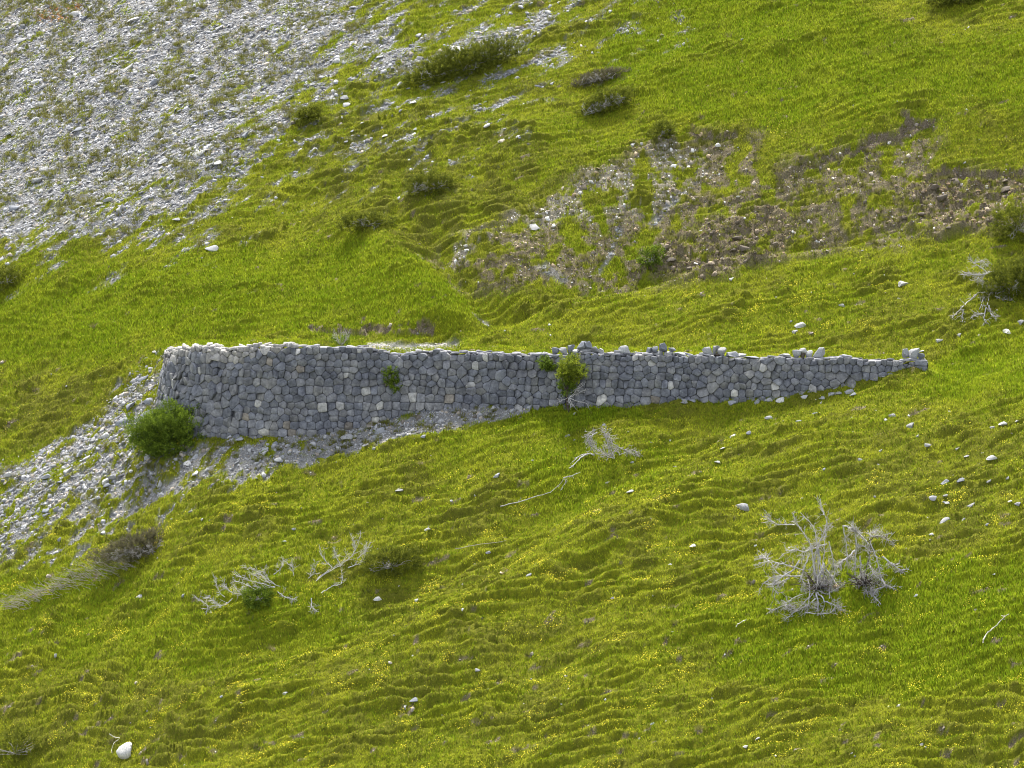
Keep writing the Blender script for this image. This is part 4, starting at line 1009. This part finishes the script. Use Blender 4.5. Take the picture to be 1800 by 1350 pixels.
def dead_shrub(name, label, base_px, limbs, seed, mat=M_dead, r0=.03, twn=4, twl=.4, dy_rng=.5, twmat=M_twig, cat='dead shrub', extra=0, bias=(0, 0, 0), dark=0, depth=2):
    """limbs: photo pixel polylines, each spread over its own depth so the shrub is round"""
    rg = np.random.default_rng(seed); bx, by, bz = cast(*base_px); root = empty(name, (bx, by, bz)); tag(root, label, cat)
    tw = Tubes()
    for li, lm in enumerate(limbs):
        P = np.array([p[:2] for p in lm], float); Q = resample(P, max(5, len(P)*3)); m = len(Q)
        dy0 = rg.uniform(-.2, .2); dy1 = rg.uniform(-dy_rng, dy_rng); 
        ys = by - .15 + np.linspace(dy0, dy1, m); W = []
        for (u, v), yy in zip(Q, ys):
            yg = cast(u, v)[1]; x, y, z = point_at(u, v, min(yy, yg-.16))
            W.append((x, y, z))
        W = np.array(W); W[1:-1] += rg.normal(0, .012, W[1:-1].shape)
        tb = Tubes(); rr = r0*rg.uniform(.7, 1.3); tb.add(W, rr, rr*.38, 6)
        if twn: twigs(tb, W, rr*.4, rg, 1, twl*.7, .8, 1)
        tb.build('branch', mat if rg.random() > dark else M_dark, root)
        if twn: twigs(tw, W, max(rr*.30, .0085 if r0 > .0165 else .0055), rg, twn, twl, 1.0, depth, bias)
    if extra:
        for _ in range(extra if extra < 20 else 10):
            d = rg.normal(0, 1, 3); d[2] = abs(d[2])*.6; d /= np.linalg.norm(d); P = np.array([bx, by, bz+.1])+np.outer(np.linspace(0, 1, 6), d)*rg.uniform(.3, .8)
            P[0] = (bx, by, bz-.05); tw.add(P, .014, .006, 4); twigs(tw, P, .008, rg, 3, twl, 1.2, 2)
    if extra > 20:
        dk = Tubes()
        for _ in range(55):
            d = rg.normal(0, 1, 3); d[2] = abs(d[2])*.8; d /= np.linalg.norm(d); P = np.array([bx, by, bz-.05])+np.outer(np.linspace(0, 1, 6), d)*rg.uniform(.4, 1.25); P[2:] += rg.normal(0, .03, (4, 3)); dk.add(P, .02, .008, 4); twigs(dk, P, .010, rg, 1, .3, 1.2, 1)
        dk.build('dark_stems', M_dark, root)
    if tw.n: tw.build('twigs', twmat, root)
    return root

o2 = lambda L, sx=1/5.625, ox=1320, oy=860: [[(ox+a*sx, oy+b*sx) for a, b in l] for l in L]
BIG = o2([[(640, 900), (600, 560), (540, 470), (440, 320), (410, 225)], [(430, 350), (260, 350), (130, 265)], [(600, 560), (560, 620), (430, 600), (310, 650)],
 [(750, 540), (640, 570), (540, 610), (500, 700)], [(680, 900), (640, 400), (560, 300), (490, 230)], [(700, 850), (745, 350), (740, 260), (680, 180), (690, 90)],
 [(650, 580), (640, 680), (615, 760), (625, 885), (560, 890)], [(515, 800), (400, 760), (280, 730), (160, 715), (75, 725)], [(180, 715), (120, 655)],
 [(500, 860), (330, 855), (200, 870), (120, 930), (80, 990)], [(570, 660), (540, 740), (500, 860), (525, 940), (530, 1010)], [(720, 730), (680, 830), (650, 950)],
 [(720, 730), (718, 930)], [(740, 790), (860, 950)], [(725, 850), (780, 950), (775, 1040)], [(770, 515), (800, 650), (835, 800), (780, 950), (775, 1080)],
 [(1030, 605), (930, 690), (850, 780)], [(640, 1000), (530, 1030), (420, 1070), (330, 1150), (210, 1190)], [(640, 1000), (500, 1150), (440, 1210), (335, 1165)],
 [(645, 1010), (660, 1120), (663, 1250)], [(650, 1000), (740, 1040), (820, 1000), (930, 940)], [(660, 1020), (740, 1110), (830, 1150), (900, 1200)],
 [(540, 1220), (660, 1235), (770, 1230), (850, 1170), (940, 1155)], [(640, 990), (700, 940), (740, 950)], [(400, 1100), (330, 1140), (440, 1165)],
 [(640, 1080), (520, 1170), (430, 1215), (340, 1290)], [(560, 890), (580, 1000), (560, 1230)], [(480, 700), (420, 800), (300, 870), (200, 940), (270, 1040)], [(380, 880), (260, 940), (190, 930)], [(700, 800), (660, 560), (720, 420), (770, 380)]])
dead_shrub('dead_shrub', 'large bleached leafless shrub with splayed branches at the lower right', (1440, 1035), BIG, 3, twn=26, twl=.40, r0=.029, dy_rng=.8, extra=22)
SEC = o2([[(1060, 980), (1120, 840), (1160, 720), (1190, 600), (1175, 520)], [(1180, 525), (1230, 640), (1265, 760), (1280, 860), (1320, 960)], [(1160, 740), (1210, 830), (1280, 900)],
 [(1320, 960), (1240, 990), (1205, 1045), (1285, 1140)], [(1280, 860), (1330, 950), (1420, 985)], [(1100, 900), (1140, 960), (1155, 1050)], [(1120, 860), (1190, 940), (1210, 1040)], [(1035, 445), (1045, 560), (1035, 700), (1030, 850)],
 [(910, 360), (930, 480), (945, 600), (960, 760)], [(910, 360), (990, 380), (1040, 420), (1080, 450)], [(1300, 665), (1370, 720), (1440, 770), (1500, 830)], [(1150, 520), (1220, 470), (1300, 460), (1400, 520)], [(1160, 540), (1100, 470), (990, 360)], [(1180, 540), (1180, 440), (1250, 400)], [(1080, 660), (1090, 800), (1060, 960)], [(1200, 620), (1110, 560), (1050, 560)]])
dead_shrub('dead_shrub', 'smaller bleached shrub standing close right of the large dead one', (1522, 1030), SEC, 4, twn=30, twl=.36, r0=.027, dy_rng=.6, extra=21, dark=.15)
# tangled dead shrub in mid slope
MID = [[(1070, 800), (1050, 790), (1040, 770), (1045, 755)], [(1072, 800), (1065, 770), (1058, 755)], [(1080, 806), (1070, 780), (1062, 762), (1066, 750)], [(1045, 755), (1032, 765), (1040, 785)], [(1068, 775), (1085, 785), (1100, 792), (1122, 800)], [(1058, 756), (1072, 768), (1078, 790)], [(1050, 760), (1030, 772), (1045, 795)], [(1088, 800), (1110, 790), (1125, 798)], [(1078, 806), (1065, 800), (1055, 790)]]
dead_shrub('dead_shrub', 'small tangled grey dead shrub in the turf below the wall tree', (1075, 803), MID, 5, twn=26, twl=.30, r0=.018, dy_rng=.35, extra=10)
dead_shrub('fallen_branch', 'crooked grey branch lying just left of the tangled dead shrub', (1030, 800), [[(1045, 800), (1035, 797), (1020, 805), (1008, 818), (1000, 823)], [(1030, 798), (1018, 802), (1003, 815)]], 6, M_dead, .028, 2, .15, .05, cat='branch')
dead_shrub('fallen_branch', 'long thin forked branch stretched on the turf below the wall', (960, 875), [[(880, 890), (905, 884), (940, 873), (968, 866), (985, 850), (995, 838)], [(985, 862), (993, 850), (997, 838)], [(990, 840), (1005, 836), (1020, 830)]], 7, M_twig, .022, 3, .2, .05, cat='branch')
dead_shrub('fallen_branch', 'faint grey stick lying in the turf above the central meadow', (840, 958), [[(800, 964), (840, 958), (890, 950)]], 8, M_twig, .014, 1, .1, .05, cat='branch')
dead_shrub('fallen_branch', 'bare curved stick lying near the right edge', (1740, 1110), [[(1728, 1130), (1733, 1115), (1752, 1098), (1768, 1082), (1774, 1079)], [(1766, 1084), (1760, 1082)]], 9, M_cream, .026, 1, .1, .05, cat='branch')
dead_shrub('fallen_branch', 'short stick lying left below the large dead shrub', (1300, 1096), [[(1294, 1102), (1297, 1097), (1312, 1089)]], 10, M_cream, .018, 0, .1, .05, cat='branch')
dead_shrub('fallen_branch', 'cream bent stick left of the big white rock', (203, 1305), [[(192, 1290), (202, 1297), (212, 1297), (202, 1304), (196, 1316), (197, 1324)]], 11, M_cream, .024, 0, .1, .05, cat='branch')
dead_shrub('fallen_branch', 'small bare forked twig above the large dead shrub', (1443, 895), [[(1448, 905), (1444, 890), (1441, 878)], [(1444, 892), (1451, 884)]], 12, M_dead, .018, 1, .15, .05, cat='branch')
# dead shrub at the right in front of the juniper
q = lambda L: [[(1620+a/5.622, 380+b/5.622) for a, b in l] for l in L]
RGT = q([[(730, 770), (740, 700), (765, 605), (805, 610), (790, 660)], [(650, 880), (670, 780), (700, 730), (740, 690)], [(630, 750), (560, 755), (490, 820), (400, 900), (300, 1010)], [(410, 920), (405, 1040)], [(650, 750), (600, 850), (570, 920)], [(665, 880), (690, 970), (735, 995)], [(640, 900), (610, 1010), (640, 1060)], [(620, 965), (550, 970), (480, 1010)], [(720, 790), (800, 820), (880, 830)], [(730, 780), (800, 720), (820, 720), (810, 800)], [(710, 545), (620, 580), (380, 580)], [(640, 550), (560, 490), (480, 430)], [(600, 710), (605, 660), (560, 600), (550, 640)], [(830, 660), (805, 720), (805, 800)], [(700, 550), (640, 550), (620, 575), (520, 575), (400, 545)], [(520, 460), (600, 440), (660, 490)]])
dead_shrub('dead_shrub', 'grey dead branches hanging in front of the juniper at the right edge', (1745, 515), RGT, 13, twn=20, twl=.32, r0=.026, dy_rng=.4, extra=8)
# bleached brush lower left
w1 = lambda L: [[(320+a/4.286, 900+b/4.286) for a, b in l] for l in L]
BR = w1([[(740, 560), (640, 530), (560, 490), (500, 440), (475, 400)], [(700, 570), (600, 540), (520, 520), (390, 470)], [(560, 590), (470, 540), (380, 510)], [(720, 600), (780, 640), (850, 660)], [(660, 540), (580, 460), (540, 420)], [(700, 550), (640, 500), (610, 430)], [(690, 470), (740, 430), (770, 350)], [(840, 480), (835, 430), (825, 390)], [(950, 500), (990, 460), (1005, 400)], [(500, 640), (430, 610), (390, 560)], [(320, 640), (270, 590), (250, 500)], [(380, 610), (340, 580), (310, 540)], [(180, 770), (195, 700), (110, 650)], [(290, 720), (250, 680), (190, 640)], [(380, 650), (330, 700), (200, 710)], [(560, 600), (480, 590), (400, 620)], [(700, 560), (620, 580), (540, 560)]])
dead_shrub('bleached_brush', 'bleached bare brush sprawling in the turf at the lower left of centre', (480, 1040), BR, 14, M_dead, .016, 16, .36, .4, cat='dead shrub', bias=(-.3, 0, .2), twmat=M_dead)
BR2 = w1([[(1010, 520), (1100, 450), (1200, 400), (1280, 330), (1330, 240), (1345, 140)], [(1020, 500), (1120, 430), (1210, 380), (1250, 290)], [(1340, 400), (1385, 340), (1380, 260)], [(1250, 420), (1340, 390), (1380, 350)], [(1130, 420), (1080, 370), (1030, 290)], [(1280, 340), (1300, 300), (1290, 180)], [(1050, 610), (1120, 560), (1200, 540), (1210, 480)], [(975, 650), (975, 700), (1000, 750)], [(1200, 400), (1150, 330), (1160, 290)], [(1320, 350), (1380, 300), (1420, 240)]])
dead_shrub('bleached_brush', 'pale upswept bare branches left of the olive juniper', (600, 1000), BR2, 15, M_dead, .016, 15, .36, .4, cat='dead shrub', twmat=M_dead, bias=(.1, 0, .3))

# ------------------------------------------------------------------ leafy shrubs
def foliage(name, ctr, ax, n_cl, n_lf, leaf, mat, parent, rg, cl_r=.16, bottom=-.35, aspect=.4, lump=.25, shape_pow=.5, dirup=.5):
    """leaf clumps spread through an ellipsoid with axes ax (three vectors)"""
    ax = [np.asarray(a, float) for a in ax]
    D = rg.normal(0, 1, (n_cl*3, 3)); D /= np.linalg.norm(D, axis=1)[:, None]
    rad = rg.random(n_cl*3)**shape_pow
    lum = 1+lump*(perlin(D[:, 0]*2.2+7, D[:, 1]*2.2+D[:, 2]*1.7, 300+n_cl) + .5*perlin(D[:, 0]*5+7, D[:, 1]*5+D[:, 2]*4, 310))
    Q = D*(rad*lum)[:, None]; Q = Q[Q[:, 2] > bottom][:n_cl]; D = D[:len(Q)]
    C = ctr + Q[:, :1]*ax[0] + Q[:, 1:2]*ax[1] + Q[:, 2:]*ax[2]
    nc = len(C); out = Q/(np.linalg.norm(Q, axis=1)[:, None]+1e-6); out = out[:, :1]*ax[0]/np.linalg.norm(ax[0]) + out[:, 1:2]*ax[1]/np.linalg.norm(ax[1]) + out[:, 2:]*ax[2]/np.linalg.norm(ax[2])
    spr = out + np.array([0, 0, dirup]); spr /= np.linalg.norm(spr, axis=1)[:, None]
    # each clump is a small spray: leaves along a short twig
    t = rg.random((nc, n_lf)); off = rg.normal(0, .4, (nc, n_lf, 3))*cl_r
    P = C[:, None] + spr[:, None]*t[..., None]*cl_r*1.6 + off*(.4+.6*t[..., None])
    d = spr[:, None] + rg.normal(0, .65, (nc, n_lf, 3)); d /= np.linalg.norm(d, axis=2)[..., None]
    r_ = rg.normal(0, 1, (nc, n_lf, 3)); s = np.cross(d, r_); s /= np.linalg.norm(s, axis=2)[..., None]
    L = leaf*rg.uniform(.6, 1.3, (nc, n_lf, 1)); W = L*aspect
    V = np.stack([P, P+d*L*.5+s*W*.5, P+d*L, P+d*L*.5-s*W*.5], 2)
    n = nc*n_lf; o = mesh_np(name, V.reshape(-1, 3), np.arange(n*4).reshape(-1, 4), mat, parent=parent)
    tint = np.clip(.45 + rg.normal(0, .2, (nc, 1)) + rg.normal(0, .15, (nc, n_lf)) + .25*(t-.5), 0, 1)
    set_attr(o, 'tint', np.repeat(tint[..., None], 4, 2))
    if parent: o.location = -parent.location
    return C
def shrub(name, label, u, v, w_px, h_px, mat, seed, cat='shrub', hgt=.5, leaf=.06, dens=1.0, tilt=None, aspect=.4, dead=0, stems=14, group=None, steep=None, lump=.3, deadmat=M_twig):
    """a low spreading shrub lying on the slope: (u, v) its centre, w_px x h_px its outline"""
    rg = np.random.default_rng(seed); x, y, z = cast(u, v+h_px*.15); s = scale_at(y); n = normal_at(x, y, .8)
    root = empty(name, (x, y, z)); tag(root, label, cat, group)
    tt = math.tan(math.radians(tilt)) if tilt is not None else -n[0]/n[2]
    a0 = np.array([1, 0, tt])/math.hypot(1, tt)*w_px*s/2*1.12
    up = np.array([0, 0, 1.])*.6 + n*.4; up /= np.linalg.norm(up)
    hv = hgt if hgt else h_px*s/2
    rest = max(.25, (h_px*s/2 - hv*.5))
    fy = np.array([0, 1., -n[1]/n[2]]); fy /= np.linalg.norm(fy)
    a1 = fy*rest/max(.3, abs(fy[2]*.95+.1)); a2 = up*hv
    ctr = np.array([x, y, z]) + up*(hv*.30+.05)
    vol = np.linalg.norm(a0)*np.linalg.norm(a1)
    ncl = int(np.clip(vol*850*dens, 140, 5200))
    foliage('foliage', ctr, (a0, a1, a2), ncl, 34, leaf, mat, root, rg, cl_r=.11, aspect=aspect, lump=lump, shape_pow=.40)
    tb = Tubes()
    for _ in range(stems):
        d = rg.normal(0, 1, 3); d[2] = abs(d[2]); d /= np.linalg.norm(d); e = d[0]*a0*.8+d[1]*a1*.8+d[2]*a2*.8
        P = ctr - up*hv*.2 + np.outer(np.linspace(0, 1, 6)**1.0, e) + rg.normal(0, .02, (6, 3)); tb.add(P, .02, .006, 4)
    if dead:
        for _ in range(dead):
            q0 = rg.uniform(-.8, .5); P0 = ctr + a0*q0 - a1*rg.uniform(.5, 1.0) + up*hv*rg.uniform(-.1, .25)
            P = P0 + np.outer(np.linspace(0, 1, 5), np.array([rg.uniform(-.3, .3), -.15, rg.uniform(.1, .4)])) ; tb.add(resample([ctr-up*hv*.2, P0], 4), .012, .008, 4); tb.add(P, .009, .005, 4); twigs(tb, P, .007, rg, 4, .25, 1.1, 2)
    tb.build('stems', deadmat, root)
    return root
JN = [
 (815, 117, 196, 58, 'broad olive juniper mat high on the slope beside the stone streak', 17, 1.1, 4),
 (1068, 185, 92, 40, 'dark juniper with grey dead wood in its front, right of the large one', 20, 1.0, 26),
 (758, 330, 78, 40, 'small dark topped juniper in the middle of the upper slope', 2, 1.0, 12),
 (645, 397, 92, 28, 'flat brownish juniper patch left of the middle slope', 2, .8, 4),
 (541, 206, 44, 20, 'small dark green juniper at the edge of the upper scree', 10, 1.0, 0),
 (1165, 235, 40, 30, 'small green juniper at the left end of the turf lip', 10, .8, 0),
 (12, 498, 60, 40, 'dark juniper cut by the left edge below the scree', 12, .9, 0),
 (1788, 400, 80, 80, 'dark juniper at the right edge above the yellow flowers', 8, .6, 6),
 (1785, 500, 110, 80, 'dark green juniper behind the dead branches at the right edge', 8, 1.0, 4),
 (1680, 2, 90, 18, 'dark juniper cut by the top edge', 8, .9, 0),
 (690, 997, 96, 42, 'olive juniper low in the picture, right of the bleached branches', 10, 1.0, 3),
 (30, 1325, 120, 60, 'brownish low juniper in the bottom left corner', 6, .6, 4),
 (1145, 463, 40, 34, 'small fresh green juniper in the ravine beside the outcrop', 10, .7, 0),
]
for i, (u, v, wp_, hp_, lab, tl, dn, dd_) in enumerate(JN):
    shrub('juniper', lab, u, v, wp_, hp_, M_juniper if i != 12 else M_bush, 40+i, 'shrub', hgt=min(.95, hp_*.024*.62), leaf=.065, dens=dn, tilt=tl, dead=dd_, lump=.26)
shrub('heath_shrub', 'faded grey green heath cushion above the dark juniper', 1055, 137, 90, 24, M_heath, 60, hgt=.2, leaf=.05, dens=.8, tilt=15, dead=10)
shrub('heath_shrub', 'olive and grey heath shrub at the lower left with dead wood', 240, 962, 150, 50, M_heath, 61, hgt=.3, leaf=.05, dens=.7, tilt=14, dead=20)
shrub('small_bush', 'small dark green bush within the bleached brush', 453, 1055, 40, 30, M_bush, 62, hgt=.26, leaf=.07, dens=.7, tilt=8, lump=.5)
# long bleached heath at the lower left
rg = np.random.default_rng(70); x0, y0, z0 = cast(130, 1022); root = empty('bleached_heath', (x0, y0, z0)); tag(root, 'long mauve grey bleached heath sweeping down to the left edge', 'dead shrub'); tb = Tubes()
for k in range(420):
    q_ = rg.random(); u = lerp(15, 240, q_) + rg.normal(0, 8); v = lerp(1072, 985, q_) + rg.normal(0, 9)*(.5+q_); x, y, z = cast(u, v); L = rg.uniform(.25, .7)
    d = np.array([-.85, -.1, .18])+rg.normal(0, .22, 3); d[2] += .3*q_; P = [np.array([x, y, z+.04+.18*rg.random()])]
    for j in range(5): d = d + rg.normal(0, .12, 3); P.append(P[-1]+d/np.linalg.norm(d)*L/5)
    tb.add(np.array(P), rg.uniform(.004, .008), .003, 3)
tb.build('twigs', wood_mat('mauve_twigs', (.19, .165, .15), (.40, .36, .34)), root)
# big round bush at the wall corner
rg = np.random.default_rng(80); x, y, z = cast(296, 792); s = scale_at(y); root = empty('green_bush', (x, y, z)); tag(root, 'dense dark green bush at the foot of the wall corner', 'bush')
C = foliage('foliage', np.array([x+.75, y+.15, z+.50]), ((2.3, 0, .02), (-.1, 1.0, .1), (-.25, 0, 1.25)), 1900, 40, .085, M_bush, root, rg, .17, -.55, .36, .34, .36)
tb = Tubes()
for k in range(26):
    e = C[rg.integers(len(C))]; P = resample([(x+rg.normal(0, .15), y+.3, z-.05), (x*.5+e[0]*.5, y*.5+e[1]*.5, z*.4+e[2]*.6), e], 7, .02, rg); tb.add(P, .025, .006, 5)
tb.build('stems', M_dark, root)
# tree growing at the wall
rg = np.random.default_rng(81); iw = wall_at_u(1003); x, y, z = cast(1000, 702); y = WP[iw, 1]-.75; x = point_at(1000, 700, y)[0]; z = float(look('z', np.array([x]), np.array([y]))[0]); s = scale_at(y)
root = empty('wall_tree', (x, y, z)); tag(root, 'small yellow green tree growing up against the wall with dead lower branches', 'tree')
def pw(u, v, dy=0): return np.array(point_at(u, v, y+dy))
for (cu, cv, ru, rv, nn_, dy) in ((1000, 640, 17, 16, 120, 0), (1002, 660, 20, 12, 150, -.05), (1024, 653, 9, 7, 40, -.1), (992, 652, 9, 9, 40, -.1), (996, 680, 13, 13, 80, 0)):
    foliage('crown', pw(cu, cv, dy), ((ru*s, 0, 0), (0, .42, 0), (0, 0, rv*s)), nn_, 34, .055, M_fresh if cv < 675 else M_bush, root, rg, .10, -1.2, .5, .3, .45, .6)
tb = Tubes()
tb.add(resample([(x, y, z-.1), pw(995, 690), pw(998, 670), pw(1003, 640)], 9, .015, rg), .055, .018, 6)
for u_, v_ in ((985, 650), (1020, 652), (1012, 665), (990, 665), (1008, 632)): tb.add(resample([pw(996, 688), pw((996+u_)/2, (688+v_)/2+4, -.1), pw(u_, v_, rg.uniform(-.2, .2))], 7, .02, rg), .022, .007, 5)
tb.build('trunk', M_dark, root)
tb = Tubes()
for l in ([(1000, 700), (1018, 706), (1030, 708), (1036, 720)], [(998, 698), (1003, 712), (1002, 720)], [(1000, 700), (1012, 688), (1024, 672)], [(1002, 698), (1015, 692), (1030, 685)], [(996, 700), (985, 705), (981, 712)], [(1000, 700), (1006, 710), (1010, 716)], [(1003, 690), (1020, 680), (1028, 676)]):
    P = resample([pw(a, b_, -.15 if b_ > 700 else -.05) for a, b_ in l], 8, .015, rg); tb.add(P, .018, .007, 5); twigs(tb, P, .007, rg, 7, .25, 1.1, 2)
tb.build('dead_branches', M_dead, root)
# plants rooted in the joints of the wall
for (u, v, ru, rv, lab, sd, tl) in ((688, 660, 13, 13, 'dark plant hanging from the joints of the left half of the wall', 82, 0), (958, 637, 9, 9, 'small dark plant in the wall joints just left of the wall tree', 84, 0)):
    rg = np.random.default_rng(sd); i = wall_at_u(u); y = WP[i, 1]+WN[i, 1]*(BAT*.9+.14); x, _, z = point_at(u, v, y); s = scale_at(y)
    root = empty('wall_plant', (x, y, z)); tag(root, lab, 'plant')
    foliage('foliage', np.array([x, y, z]), ((ru*s, 0, 0), (0, .16, 0), (0, 0, rv*s)), 80, 30, .055, M_bush, root, rg, .08, -1.2, .45, .3, .5, -.2)
    x2, _, z2 = point_at(u+(7 if sd == 82 else 10), v+(18 if sd == 82 else 6), y)
    foliage('foliage', np.array([x2, y, z2]), ((ru*.7*s, 0, 0), (0, .14, 0), (0, 0, rv*.8*s)), 50, 30, .055, M_bush, root, rg, .08, -1.2, .45, .3, .5, -.2)
    tb = Tubes()
    for k in range(6): tb.add(resample([(x, y+.15, z-.1), (x+rg.normal(0, .1), y, z+rg.normal(0, .15))], 4), .008, .003, 4)
    tb.build('stems', M_dark, root)
# half bare bush behind the wall
rg = np.random.default_rng(85); x, y, z = cast(602, 606); y = float(np.interp(x, _xs, _ys))+1.4; z = float(look('z', np.array([x]), np.array([y]))[0]); root = empty('bare_bush', (x, y, z)); tag(root, 'half bare little bush standing on the track behind the wall', 'bush')
foliage('foliage', np.array([x, y, z+.22]), ((.38, 0, 0), (0, .35, 0), (0, 0, .26)), 60, 26, .05, M_bush, root, rg, .08, -.8, .4, .3, .5, .5)
tb = Tubes()
for k in range(26):
    a = rg.uniform(0, 6.28); P = np.array([x, y, z])+np.outer(np.linspace(0, 1, 6), np.array([math.cos(a)*.4, math.sin(a)*.4, rg.uniform(.4, .85)])); P[1:-1] += rg.normal(0, .02, (4, 3)); tb.add(P, .010, .004, 4); twigs(tb, P, .005, rg, 3, .2, 1, 1)
tb.build('twigs', M_twig, root)
